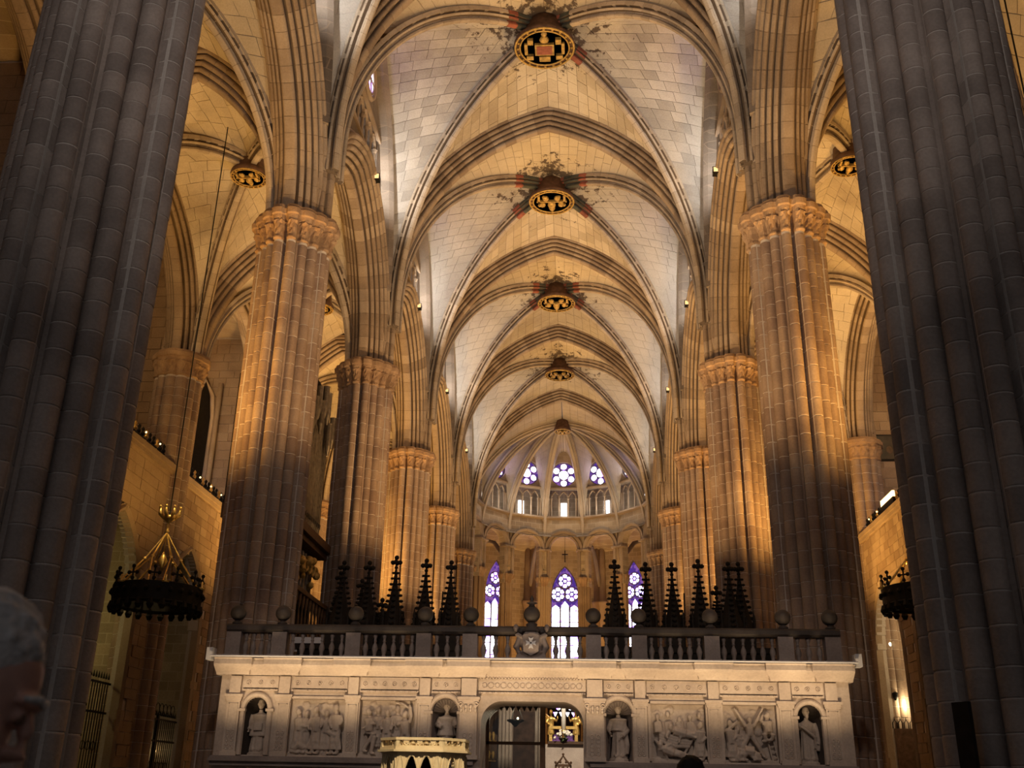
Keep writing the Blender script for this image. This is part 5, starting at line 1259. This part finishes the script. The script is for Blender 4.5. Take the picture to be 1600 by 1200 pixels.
# ================================================================== crown chandeliers
def chandelier(x, y, z, label, ztop):
    t = thing('crown_chandelier', label, 'chandelier', (x, y, z))
    R = 1.06
    m = MB(); m.rings([[((R+d)*cos(a), (R+d)*sin(a), q) for d, q in ((-.05, -.26), (.06, -.30), (.08, .18), (-.05, .2))] for a in [2*pi*k/40 for k in range(41)]], cap=False)
    m.torus((0, 0, .17), R+.02, .04, 40, 6); m.torus((0, 0, -.28), R+.02, .06, 40, 6); put('ring', m.mesh('ring', 'iron'), t)
    m = MB()
    for k in range(24):
        a = 2*pi*k/24; m.lathe([(.05, -.5), (.10, -.40), (.05, -.24)], ((R+.05)*cos(a), (R+.05)*sin(a), 0), 6); m.ball(((R+.09)*cos(a+.13), (R+.09)*sin(a+.13), 0), .07, 6, 4)
    put('pendant_drops', m.mesh('pendant_drops', 'iron'), t, kind='stuff')
    for k in range(12):
        a = 2*pi*(k+.5)/12; m = MB(); c = ((R+.03)*cos(a), (R+.03)*sin(a)); u = (-sin(a), cos(a))
        m.tube([(c[0], c[1], .15), (c[0], c[1], .56)], .022, 5)
        for q, dz in ((-.12, .40), (.12, .40), (0, .56), (0, .26)): m.ball((c[0]+u[0]*q, c[1]+u[1]*q, dz), .055, 6, 4)
        m.tube([(c[0]-u[0]*.12, c[1]-u[1]*.12, .40), (c[0]+u[0]*.12, c[1]+u[1]*.12, .40)], .022, 5); put('cross_cresting', m.mesh('cross_cresting', 'iron'), t)
    for k in range(6):
        a = 2*pi*k/6; m = MB(); m.lathe([(.09, .16), (.10, .20), (.03, .22), (.03, .34), (.0, .37)], ((R+.1)*cos(a), (R+.1)*sin(a), 0), 8); put('candle_cup', m.mesh('candle_cup', 'gold'), t)
    for k in range(6):
        a = 2*pi*k/6 + .3; p = (.46*cos(a), .46*sin(a), .95)
        m = MB(); m.tube([(0, 0, 1.68), p], .022, 5); m.ball(p, .055, 8, 5)
        for da in (-.35, .35): m.tube([p, (R*cos(a+da), R*sin(a+da), .2)], .02, 5)
        put('suspension_rod', m.mesh('suspension_rod', 'gold'), t)
    m = MB(); m.lathe([(.02, .60), (.05, .75), (.13, .92), (.06, 1.05), (.02, 1.15)], n=10); m.tube([(0, 0, 1.1), (0, 0, 1.68)], .02, 5); put('central_drop', m.mesh('central_drop', 'gold', True), t)
    m = MB(); m.lathe([(.03, 1.66), (.06, 1.72), (.03, 1.78), (.05, 1.86), (.03, 1.95), (.16, 2.05), (.20, 2.12), (.12, 2.14)], n=14)
    for k in range(8):
        a = 2*pi*k/8; m.tube([(.14*cos(a), .14*sin(a), 2.08), (.27*cos(a), .27*sin(a), 2.20), (.28*cos(a), .28*sin(a), 2.36)], [.05, .05, .015], 6); m.ball((.28*cos(a), .28*sin(a), 2.36), .045, 6, 4)
    put('gilt_corona', m.mesh('gilt_corona', 'gold', True), t)
    m = MB(); m.tube([(0, 0, 2.1), (0, 0, ztop - z)], .018, 5); put('hanging_rod', m.mesh('hanging_rod', 'iron'), t)
    return t
chandelier(-10.0, 26.0, 6.15, 'black iron crown chandelier with gilded rods hanging on the organ side', 21.0)
ch2 = chandelier(10.5, 28.2, 6.7, 'black iron crown chandelier half hidden behind the nearest painting-side pillar', 21.0)
chandelier(10.0, 17.0, 8.2, 'crown chandelier of which only the thin hanging rod shows at the upper corner, painting side', 21.0)

# ================================================================== ambo in front of the screen
am = thing('ambo', 'honey-coloured stone ambo with pierced gothic parapet and pointed arcade', 'ambo', (-.83, 13.0, 0))
VA = [(.5, .22), (.27, .5), (-.27, .5), (-.5, .22), (-.5, -.22), (-.27, -.5), (.27, -.5), (.5, -.22)]
def oct_pts(r): return [Vector((r*a/.56, r*b/.56, 0)) for a, b in VA]
def oct_ring(mb, r0, r1, z0, z1): 
    mb.rings([[tuple(p*(k) + Vector((0, 0, z))) for p in oct_pts(1)] for k, z in ((r1, z0), (r1, z1), (r0, z1), (r0, z0), (r1, z0))], cap=False)
RAo = .56
m = MB(); oct_ring(m, RAo-.07, RAo+.02, 2.06, 2.09); oct_ring(m, RAo-.06, RAo, 1.985, 2.0); put('parapet_rail', m.mesh('parapet_rail', 'ambo'), am)
m = MB(); oct_ring(m, .2, RAo+.05, 1.93, 1.955); oct_ring(m, .2, RAo+.02, 1.955, 1.985); oct_ring(m, .2, RAo-.02, 1.90, 1.93); put('cornice', m.mesh('cornice', 'ambo'), am)
for k in range(8):
    p0 = Vector((*VA[k], 0)); p1 = Vector((*VA[(k+1) % 8], 0)); d = p1-p0; L = d.length; d.normalize(); n = Vector((d.y, -d.x, 0))
    F = lambda u, z, o=0: tuple(p0 + d*u + n*o + Vector((0, 0, z)))
    m = MB()
    for u in (0.015, L-.015): m.rings([[F(u+du, z, o) for du, o in ((-.02, .01), (.02, .01), (.02, -.05), (-.02, -.05))] for z in (1.985, 2.075)])
    nt_ = 6
    for j in range(nt_):
        u0 = .03 + (L-.06)*j/nt_; u1 = .03 + (L-.06)*(j+1)/nt_
        m.tube([F(u0, 2.0, -.02), F(u1, 2.06, -.02)] if j % 2 else [F(u0, 2.06, -.02), F(u1, 2.0, -.02)], .011, 4)
        m.tube([F((u0+u1)/2, 2.0, -.02), F((u0+u1)/2, 2.06, -.02)], .008, 4)
    put('pierced_tracery', m.mesh('pierced_tracery', 'ambo'), am)
    if k in (0, 1, 2): continue
    q0 = p0*.95; q1 = p1*.95; L2 = (q1-q0).length
    G = lambda u, z, o=0: tuple(q0 + d*u + n*o + Vector((0, 0, z)))
    bays = [(0, .16, 0), (.16, .5, 1), (.5, .84, 1), (.84, 1, 0)] if k == 5 else [(0, .26, 0), (.26, .74, 1), (.74, 1, 0)]
    m = MB()
    for b0, b1, op in bays:
        um = (b0+b1)/2*L2; hw_ = (b1-b0)*L2*.43; nc = 16
        for j in range(nc):
            u0, u1 = L2*(b0 + (b1-b0)*j/nc), L2*(b0 + (b1-b0)*(j+1)/nc); e = abs((u0+u1)/2 - um)
            if op and e < hw_: m.rings([[G(u, z, o) for u, o in ((u0, 0), (u1, 0), (u1, -.05), (u0, -.05))] for z in (1.72 + .165*(1 - (e/hw_)**2.0), 1.905)])
            else: m.rings([[G(u, z, o) for u, o in ((u0, .012), (u1, .012), (u1, -.05), (u0, -.05))] for z in (.95, 1.905)])
    put('arcade_panel', m.mesh('arcade_panel', 'ambo'), am)
    for b0, b1, op in bays:
        um = (b0+b1)/2*L2; hw_ = (b1-b0)*L2*.46
        g = MB(); g.tube([G(um + sg_*hw_*q, 1.72 + .172*(1 - q**2.0), .015) for sg_, q in ((-1, 1), (-1, .8), (-1, .55), (-1, .3), (1, 0), (1, .3), (1, .55), (1, .8), (1, 1))], .010, 5); put('arch_moulding', g.mesh('arch_moulding', 'ambo'), am)
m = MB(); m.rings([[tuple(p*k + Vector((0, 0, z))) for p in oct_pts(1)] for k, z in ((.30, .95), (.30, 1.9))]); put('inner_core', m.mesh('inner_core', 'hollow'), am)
m = MB(); m.rings([[tuple(p*k + Vector((0, 0, z))) for p in oct_pts(1)] for k, z in ((.62, 0), (.62, .12), (.30, .2), (.26, .6), (.40, .85), (RAo-.01, .95))]); put('pedestal', m.mesh('pedestal', 'ambo'), am)

# ================================================================== seen through the doorway
for j, (xa, xb) in enumerate(((-.84, -.50), (.02, .19))):
    t = thing('fluted_pier', ('pale fluted stone pier seen through the doorway, the wider one', 'narrow pale fluted pier seen through the doorway beside the dark frame')[j], 'pier', ((xa+xb)/2, 24.9, 0))
    m = MB(); w_ = (xb-xa)/2; nn = 4 if j == 0 else 2
    for k in range(nn): m.lathe([(w_/nn*.95, 0), (w_/nn*.95, 3.62)], (-w_ + 2*w_*(k+.5)/nn, -.08, 0), 8)
    m.box(-w_, w_, -.06, .25, 0, 3.64); put('shafts', m.mesh('shafts', 'marble', True), t)
t = thing('vestibule_wall', 'dark inner wall of the choir entrance behind the pale piers', 'wall panel', (-.3, 25.3, 0))
m = MB(); m.box(-.95, .55, 0, .1, 0, 3.68); put('panel', m.mesh('panel', 'boss'), t)
t = thing('gilded_cabinet', 'small shelf of dull gold objects behind the door glass', 'cabinet', (-1.03, 24.6, 0))
m = MB(); m.box(-.16, .18, 0, .2, 0, 2.75); put('carcass', m.mesh('carcass', 'oak'), t)
for k in range(5):
    m = MB(); m.box(-.15, .17, -.04, 0, .9+.42*k, .93+.42*k); put('shelf', m.mesh('shelf', 'oldgold'), t)
    m = MB()
    for q in range(3): m.lathe([(.04, 0), (.03, .06), (.045, .14), (.02, .2)], (-.1+.1*q, -.02, .93+.42*k), 8)
    put('gilt_figures', m.mesh('gilt_figures', 'oldgold', True), t, kind='stuff')
t = thing('sanctuary_lamp', 'small dark hanging lamp with one lit flame behind the door glass', 'lamp', (-.36, 23.5, 2.98))
m = MB(); m.lathe([(.02, -.12), (.10, -.04), (.19, .0), (.19, .03), (.15, .03), (.06, -.02)], n=14); put('bowl', m.mesh('bowl', 'iron'), t)
m = MB(); m.ball((.06, -.1, .05), .022, 8, 6, 1, 1, 1.4); put('flame', m.mesh('flame', 'flame'), t)
m = MB(); 
for a in (0, 2.1, 4.2): m.tube([(.17*cos(a), .17*sin(a), .03), (0, 0, .45), (0, 0, .52), (0, -1.5, .52)], .008, 4)
put('chains', m.mesh('chains', 'iron'), t)
# sanctuary
aw = thing('altar_dais', 'pale stone block below the altar, seen through the doorway', 'dais', (.45, 46.4, 0))
m = MB(); m.box(-1.9, 1.35, 0, 2.5, 0, 3.5); put('block', m.mesh('block', 'marble'), aw)
m = MB(); m.box(-.75, 1.05, -.15, .6, 3.5, 3.62); put('shelf', m.mesh('shelf', 'oak'), aw)
t = thing('altar_table', 'gilded altar table with open front behind white flowers', 'altar', (.37, 46.8, 3.62))
m = MB(); m.box(-.62, .62, -.2, .2, .52, .64); put('table_top', m.mesh('table_top', 'gold'), t)
for sg in (-1, 1): m = MB(); m.box(sg*.56-.07, sg*.56+.07, -.18, .18, 0, .52); put('leg', m.mesh('leg', 'gold'), t)
m = MB(); m.box(-.5, .5, .1, .14, 0, .52); put('cloth', m.mesh('cloth', 'purple'), t)
for sg in (-1, 1):
    t = thing('gilded_angel', 'gilded winged angel figure %s the paschal candle' % ('on the organ side of' if sg < 0 else 'on the painting side of'), 'statue', (.37+sg*.55, 46.7, 3.9))
    m = MB(); robe(m, 0, 0, 0, .75, .16, 7); head(m, (0, -.02, .93), .2); m.tube([(-sg*.12, 0, .7), (-sg*.25, -.1, .55), (-sg*.3, -.12, .7)], [.06, .05, .04], 8); hand(m, (-sg*.3, -.12, .72), (0, 0, 1), .1); m.tube([(sg*.12, 0, .7), (sg*.2, -.08, .5), (sg*.1, -.16, .42)], [.06, .05, .04], 8); hand(m, (sg*.09, -.17, .42), (-sg, -.2, 0), .1)
    sculpt('body', m, 'gold', t, .03, 1)
    m = MB()
    for q in range(5): m.tube([(sg*.08, .08, .72 - .04*q), (sg*(.30+.02*q), .16, .9 - .12*q), (sg*(.40 - .02*q), .18, .72 - .15*q)], [.05, .045, .015], 6)
    put('wing', m.mesh('wing', 'gold'), t)
t = thing('paschal_candle', 'tall white candle above the altar flowers', 'candle', (.38, 46.45, 3.62))
m = MB(); m.lathe([(.10, .45), (.10, 1.42), (.07, 1.46)], n=10); put('wax', m.mesh('wax', 'white', True), t)
m = MB(); m.lathe([(.16, 0), (.16, .05), (.05, .12), (.05, .38), (.13, .45)], n=10); put('holder', m.mesh('holder', 'gold', True), t)
m = MB(); m.ball((0, 0, 1.53), .045, 8, 6, 1, 1, 1.7); put('flame', m.mesh('flame', 'flame'), t)
t = thing('flower_arrangement', 'low mound of white flowers and green leaves on the altar shelf', 'flowers', (.38, 46.28, 3.62))
rr = random.Random(4)
m = MB(); m.lathe([(.14, 0), (.2, .1), (.22, .12)], n=10); put('bowl', m.mesh('bowl', 'iron'), t)
for k in range(26):
    a = rr.uniform(0, 2*pi); q = rr.uniform(.1, .4); z = .12 + .28*(1-(q/.42)**2) + rr.uniform(-.05, .08); m = MB()
    for j in range(5): m.ball((q*cos(a)*1.1 + .035*cos(j*1.26), q*sin(a)*.5 + .02*sin(j*1.26) - .05, z + .03*sin(j*1.26+.5)), .032, 6, 4)
    put('flower_head', m.mesh('flower_head', 'petal', True), t)
m = MB()
for k in range(60):
    a = rr.uniform(0, 2*pi); q = rr.uniform(.15, .5); z = .1 + .22*rr.random() - .1*(q > .4); c = Vector((q*cos(a)*1.1, q*sin(a)*.5, z)); d = Vector((cos(a), sin(a)*.5, rr.uniform(-.5, .6)))*.09; u = Vector((-sin(a), cos(a), 0))*.03
    m.add([c-d, c+u, c+d, c-u], [(0,1,2,3)])
put('leaves', m.mesh('leaves', 'leaf'), t, kind='stuff')
t = thing('throne', 'brown carved wooden throne with pointed open back below the altar', 'chair', (.37, 45.7, 1.3))
m = MB(); m.box(-.36, .36, -.3, .3, .42, .5); put('seat', m.mesh('seat', 'oak'), t)
for sx in (-1, 1):
    for sy in (-1, 1): m = MB(); m.box(sx*.32-.04, sx*.32+.04, sy*.26-.04, sy*.26+.04, 0 if sy < 0 else 0, .5 if sy < 0 else 1.35); put('leg', m.mesh('leg', 'oak'), t)
    m = MB(); m.box(sx*.33-.035, sx*.33+.035, -.3, .28, .74, .8); m.box(sx*.33-.03, sx*.33+.03, -.29, -.23, .5, .76); put('armrest', m.mesh('armrest', 'oak'), t)
m = MB()
for u in (-.18, 0, .18): m.box(u-.03, u+.03, .23, .29, .5, 1.3)
m.box(-.33, .33, .22, .30, 1.28, 1.38); m.tube([(-.33, .26, 1.35), (-.15, .26, 1.5), (0, .26, 1.72), (.15, .26, 1.5), (.33, .26, 1.35)], .05, 6)
for u, z in ((-.33, 1.45), (.33, 1.45), (0, 1.78), (-.12, 1.46), (.12, 1.46)): m.ball((u, .26, z), .055, 8, 5)
put('backrest', m.mesh('backrest', 'oak'), t)
t = thing('throne_plinth', 'pale stone plinth under the brown throne', 'plinth', (.37, 45.7, 0)); m = MB(); m.box(-.9, .9, -.5, .55, 0, 1.3); put('block', m.mesh('block', 'marble'), t)
w = thing('window_20', 'small quatrefoil lights above the altar candle', None, (.37, 48.6, 0), kind='structure')
m = MB(); m.box(-.75, .75, 0, .3, 3.5, 6.2); put('window_wall', m.mesh('window_wall', 'hollow'), w)
for u in (-.26, .30):
    for du, dz in ((0, .13), (0, -.13), (.13, 0), (-.13, 0)):
        g = MB(); g.add([(u+du + .10*cos(a), -.02, 5.30+dz + .10*sin(a)) for a in [2*pi*q/10 for q in range(10)]], [tuple(range(10))]); put('foil_pane', g.mesh('foil_pane', 'glass'), w)
    for du in (-.14, .14): g = MB(); g.add([(u+du, -.02, 4.78), (u+du+.10, -.02, 4.98), (u+du-.10, -.02, 4.98)], [(0,1,2)]); put('tri_pane', g.mesh('tri_pane', 'glass'), w)
light('SPOT', 'altar_spot', (.6, 40, 9), 2600, (1, .86, .66), (.4, 46.5, 3.4), .2, 24, .5)
light('POINT', 'vestibule_lamp', (-.3, 23.3, 3.3), 60, (1, .85, .62), size=.05)

# ================================================================== chapels: grilles, lamps
def grille(x, y, w, h, label, rings=False):
    s = -1 if x < 0 else 1
    t = thing('iron_grille', label, 'grille', (x, y, 0))
    for k in range(int(w/.17)+1):
        v = -w/2 + .17*k; m = MB(); m.tube([(0, v, .1), (0, v, h-.1)], .018, 5); m.lathe([(.03, 0), (.035, .04), (.004, .2)], (0, v, h-.02), 5); put('bar', m.mesh('bar', 'iron'), t)
    m = MB()
    for z in (.12, h*.33, h*.36, h*.78, h-.14): m.box(-.025, .025, -w/2, w/2, z-.03, z+.03)
    m.box(-.06, .06, -w/2, w/2, 0, .9); m.box(-.04, .04, -.06, .06, 0, h); put('frame', m.mesh('frame', 'iron'), t)
    m = MB()
    for k in range(int(w/.34)):
        m.torus((0, -w/2+.17+.34*k, h*.57), .13, .014, 14, 4, 'x')
        if rings: m.torus((0, -w/2+.2+.34*k, h+.22), .17, .016, 16, 4, 'x')
    put('scrollwork', m.mesh('scrollwork', 'iron'), t, kind='stuff')
    return t
grille(-13.3, YP[2]+B/2+1.35, 3.4, 4.5, 'black wrought-iron chapel grille beneath the crown chandelier, nearer chapel')
grille(-13.3, YP[3]+B/2-2.8, 3.4, 3.75, 'black wrought-iron chapel grille with ring cresting and lamps behind it', True)
grille(-13.3, YP[3]+B/2+2.3, 3.4, 4.3, 'black wrought-iron chapel grille hardly visible beside the screen end')
gr = thing('chapel_barrier', 'low arcaded barrier over a dark red panel in the painting-side chapel', 'barrier', (14.1, 42.2, 0))
m = MB(); m.box(-.8, 1.8, -.05, .05, 0, 4.1); put('panel', m.mesh('panel', 'boss'), gr)
for k in range(12):
    m = MB(); x = -.75+.22*k; m.tube([(x-.08, 0, 4.1), (x-.08, 0, 4.32), (x, 0, 4.42), (x+.08, 0, 4.32), (x+.08, 0, 4.1)], .02, 5); m.lathe([(.025, 0), (.004, .12)], (x, 0, 4.42), 5); put('arched_bar', m.mesh('arched_bar', 'iron'), gr)
for (x, y, z, mat, lb, r) in ((-14.2, 37.0, 2.68, 'flame', 'small bright white lamp low behind the ring-crested grille', .085), (-14.2, 37.55, 2.66, 'flamesoft', 'dim amber lamp low behind the ring-crested grille', .09), (13.53, 42.3, 7.32, 'flame', 'small bright lamp high in the painting-side chapel', .085)):
    t = thing('chapel_lamp', lb, 'lamp', (x, y, z)); m = MB(); m.ball((0, 0, 0), r, 10, 7, 1, 1, 1.15); put('bulb', m.mesh('bulb', mat, True), t); m = MB(); m.lathe([(.05, -r-.1), (.06, -r), (.03, -r+.03)], n=8); m.tube([(0, 0, -r-.08), (0, .05, -r-.5)], .02, 5); put('fitting', m.mesh('fitting', 'iron'), t)
t = thing('wall_lamp', 'glowing shaded wall lamp washing the painting-side chapel wall', 'lamp', (13.50, 42.2, 5.35))
m = MB(); m.lathe([(.03, -.2), (.10, -.08), (.12, .08), (.05, .12)], n=10); put('shade', m.mesh('shade', 'iron'), t); m = MB(); m.tube([(0, 0, -.1), (-.05, .2, -.1)], .02, 5); put('bracket', m.mesh('bracket', 'iron'), t)
light('POINT', 'chapel_wall_light', (13.95, 42.15, 5.0), 55, (1, .78, .42), size=.06)
light('POINT', 'chapel_light', (15.2, 40.5, 7.5), 170, (1, .72, .36), size=.2)
light('POINT', 'chapel_light', (-15.8, YP[2]+B/2+1.8, 6.3), 70, (.95, .78, .30), size=.3)
light('POINT', 'chapel_light', (-15.8, YP[3]+B/2-2.8, 6.3), 12, (.95, .74, .36), size=.3)
light('POINT', 'chapel_light', (-15.8, YP[3]+B/2+2.3, 6.0), 6, (.95, .74, .36), size=.3)
for s in (-1, 1): light('POINT', 'gallery_light', (s*15.9, 38.0, 12.6), 90, (.85, .85, 1.0), size=.2); light('POINT', 'gallery_light', (s*15.2, 38.5, 17.5), 260, (1, .66, .30), size=.2); light('POINT', 'gallery_light', (s*15.2, 28.2, 16.5), 160, (1, .66, .30), size=.2)

# gallery railings with little lights, painting
for s in (-1, 1):
    for i in (2, 3):
        t = thing('gallery_railing', 'row of small dark and gold railing lamps on the %s-side gallery parapet, %s bay' % (SIDE[s], ORD[i]), 'railing', (s*13.15, YP[i]+B/2, 11.78))
        m = MB(); m.box(-.03, .03, -4.0, 4.0, .28, .32); m.box(-.03, .03, -4.0, 4.0, .02, .06); put('rail', m.mesh('rail', 'iron'), t)
        for k in range(27):
            v = -3.9 + .3*k; m = MB(); m.lathe([(.03, 0), (.02, .1), (.03, .3), (.07, .36), (.07, .42), (.03, .46), (.06, .56), (.01, .64)], (0, v, 0), 6); put('post', m.mesh('post', 'iron' if k % 3 else 'gold', True), t)
        for k in range(0, 27, 4):
            m = MB(); m.ball((-s*.05, -3.75+.3*k, .5), .035, 6, 4); put('lamp', m.mesh('lamp', 'flamesoft'), t)
    lt = None
t = thing('lit_sign_strip', 'short bright yellow lamp strip on the painting-side gallery parapet', 'lamp', (13.1, 38.7, 12.0)); m = MB(); m.box(-.05, .05, -.7, .9, .25, .5); put('strip', m.mesh('strip', 'flamesoft'), t); m = MB(); m.box(-.06, .06, -.75, .95, -.22, .25); put('housing', m.mesh('housing', 'iron'), t)
t = thing('painting', 'dark framed portrait hanging on the painting-side gallery wall', 'painting', (14.85, 43.13, 15.3))
m = MB(); m.box(-.68, .68, -.06, .0, 0, 1.22); put('frame', m.mesh('frame', 'black'), t)
m = MB(); m.box(-.60, .60, -.075, -.06, .08, 1.14); put('canvas', m.mesh('canvas', 'canvas'), t)
m = MB(); m.ball((-.08, -.07, .5), .16, 12, 8, .9, .15, 1.1); put('painted_face', m.mesh('painted_face', 'oak'), t)
# tall dark window on the organ-side gallery cross wall, with its colonnette
w = thing('window_21', 'tall dark lancet window on the organ-side gallery wall', None, (-16.4, 43.0, 0), kind='structure')
m = MB(); m.add([(u, -.03, z) for u, z in ((-.45, 11.8), (.45, 11.8), (.45, 17.4), (.3, 18.4), (0, 19.2), (-.3, 18.4), (-.45, 17.4))], [tuple(range(7))]); put('dark_glass', m.mesh('dark_glass', 'hollow'), w)
m = MB(); m.tube([(.55, -.08, 11.8), (.55, -.08, 17.4), (.4, -.08, 18.5), (0, -.08, 19.4), (-.4, -.08, 18.5), (-.55, -.08, 17.4), (-.55, -.08, 11.8)], .11, 8); put('stone_frame', m.mesh('stone_frame', 'arch', True), w)
t = thing('gallery_colonnette', 'thin pale shaft beside the dark lancet on the organ-side gallery', 'column', (-15.65, 42.9, 10.6)); m = MB(); m.lathe([(.2, 0), (.2, .3), (.11, .45), (.11, 3.2), (.16, 3.3), (.11, 3.4), (.11, 8.5)], n=10); put('shaft', m.mesh('shaft', 'arch', True), t)

t = thing('panel_board', 'narrow black board leaning on the foot of the nearest painting-side pillar', 'board', (5.50, 12.58, 0), radians(-57))
m = MB(); m.box(-.11, .11, -.03, .03, 0, 2.58); put('panel', m.mesh('panel', 'black'), t); m = MB(); m.box(-.16, .16, -.05, .05, 0, .05); put('foot', m.mesh('foot', 'black'), t)
# ================================================================== man passing close to the camera
def person(label, loc, rz, hairmat):
    t = thing('person', label, 'person', loc, rz)
    # skeleton grown into one body with a skin modifier
    J = [((0, 0, .98), .15), ((0, 0, 1.12), .145), ((0, 0, 1.28), .165), ((.01, 0, 1.40), .15), ((.04, 0, 1.485), .062),
         ((0, .19, 1.37), .075), ((-.02, .25, 1.10), .052), ((.10, .24, .86), .038), ((.13, .235, .80), .036),
         ((0, -.19, 1.37), .075), ((-.02, -.25, 1.10), .052), ((.10, -.24, .86), .038), ((.13, -.235, .80), .036),
         ((0, .10, .92), .10), ((.02, .11, .50), .072), ((-.02, .11, .10), .048), ((.12, .12, .04), .042),
         ((0, -.10, .92), .10), ((.02, -.11, .50), .072), ((-.02, -.11, .10), .048), ((.12, -.12, .04), .042)]
    E = [(0,1),(1,2),(2,3),(3,4),(3,5),(5,6),(6,7),(7,8),(3,9),(9,10),(10,11),(11,12),(0,13),(13,14),(14,15),(15,16),(0,17),(17,18),(18,19),(19,20)]
    me = bpy.data.meshes.new('body'); me.from_pydata([j for j, r in J], E, []); me.materials.append(M['coat'])
    o = put('body', me, t); sk = o.modifiers.new('skin', 'SKIN'); sd = o.modifiers.new('sub', 'SUBSURF'); sd.levels = 2; sd.render_levels = 2
    for v, (j, r) in zip(me.skin_vertices[0].data, J): v.radius = (r, r)
    me.skin_vertices[0].data[0].use_root = True
    for sg in (-1, 1):
        m = MB(); hand(m, (.14, sg*.235, .80), (.25, 0, -1), .16, sg); sculpt('hand', m, 'skin', t, .007, 1)
        m = MB(); m.ball((.10, sg*.115, .035), .06, 10, 7, 2.1, .85, .65); put('shoe', m.mesh('shoe', 'black', True), t)
    # head: built facing -Y upright, then turned towards +X and bowed
    Rm = Matrix.Translation((.105, -.05, 1.612)) @ Matrix.Rotation(radians(84), 4, 'Z') @ Matrix.Rotation(radians(28), 4, 'X')
    m = MB()
    m.ball((0, .012, .03), .098, 24, 16, .80, 1.0, 1.05); m.ball((0, -.03, -.045), .068, 18, 12, .82, .95, 1.0); m.ball((0, -.058, -.088), .034, 14, 9, 1.0, .85, .8)
    m.tube([(0, .03, -.06), (0, .055, -.16)], [.055, .058], 14)
    m.tube([(0, -.084, .030), (0, -.102, .002), (0, -.112, -.022), (0, -.098, -.034)], [.010, .013, .016, .010], 10)
    for sg in (-1, 1):
        m.ball((sg*.011, -.098, -.028), .010, 8, 6); m.tube([(sg*.012, -.090, .042), (sg*.034, -.086, .047), (sg*.054, -.070, .040)], [.010, .011, .008], 8)
        m.ball((sg*.030, -.078, .020), .013, 10, 7); m.ball((sg*.046, -.058, -.02), .026, 10, 7)
        m.ball((sg*.080, .012, .0), .026, 10, 7, .35, .75, 1.25)
    m.tube([(-.026, -.084, -.058), (0, -.096, -.055), (.026, -.084, -.058)], [.006, .009, .006], 8); m.tube([(-.022, -.084, -.067), (0, -.094, -.068), (.022, -.084, -.067)], [.006, .010, .006], 8)
    h = sculpt('head', m, 'skin', t, .0045, 3); h.matrix_local = Rm
    hm = MB(); hm.ball((0, .022, .048), .102, 24, 16, .83, .98, .98)
    hm.ball((0, .06, .0), .085, 18, 12, .9, .75, 1.0)
    rr = random.Random(2)
    for k in range(60):
        a = rr.uniform(0, 2*pi); e = rr.uniform(.25, 1.4); hm.ball((.080*cos(a)*cos(e), .022 + .094*sin(a)*cos(e), .053 + .090*sin(e)), .012, 6, 4)
    hv = MB(); hv.v, hv.f = hm.v, hm.f
    hr = sculpt('hair', hv, hairmat, t, .006, 2); hr.matrix_local = Rm @ Matrix.Translation((0, .012, .012))
    for sg in (-1, 1):
        e = MB(); e.tube([(sg*.012, -.097, .046), (sg*.034, -.094, .053), (sg*.056, -.076, .044)], [.004, .007, .004], 6); eb = put('eyebrow', e.mesh('eyebrow', 'hair', True), t); eb.matrix_local = Rm
        e = MB(); e.ball((sg*.030, -.083, .018), .0105, 10, 7); ee = put('eye', e.mesh('eye', 'boss', True), t); ee.matrix_local = Rm
    c = MB(); c.rings([[(.03 + r*cos(a)*.9, r*sin(a), z) for a in [2*pi*k/20 for k in range(20)]] for r, z in ((.095, 1.40), (.085, 1.47), (.078, 1.50), (.070, 1.49))]); put('collar', c.mesh('collar', 'coat', True), t)
person('grey-haired man in a dark jacket, head bowed, close to the camera at the lower corner', (.020, 1.505, 0), radians(28), 'hair')
person('dark-haired person of whom only the top of the head shows below the crowd relief', (1.62, 6.3, -.055), radians(70), 'black')
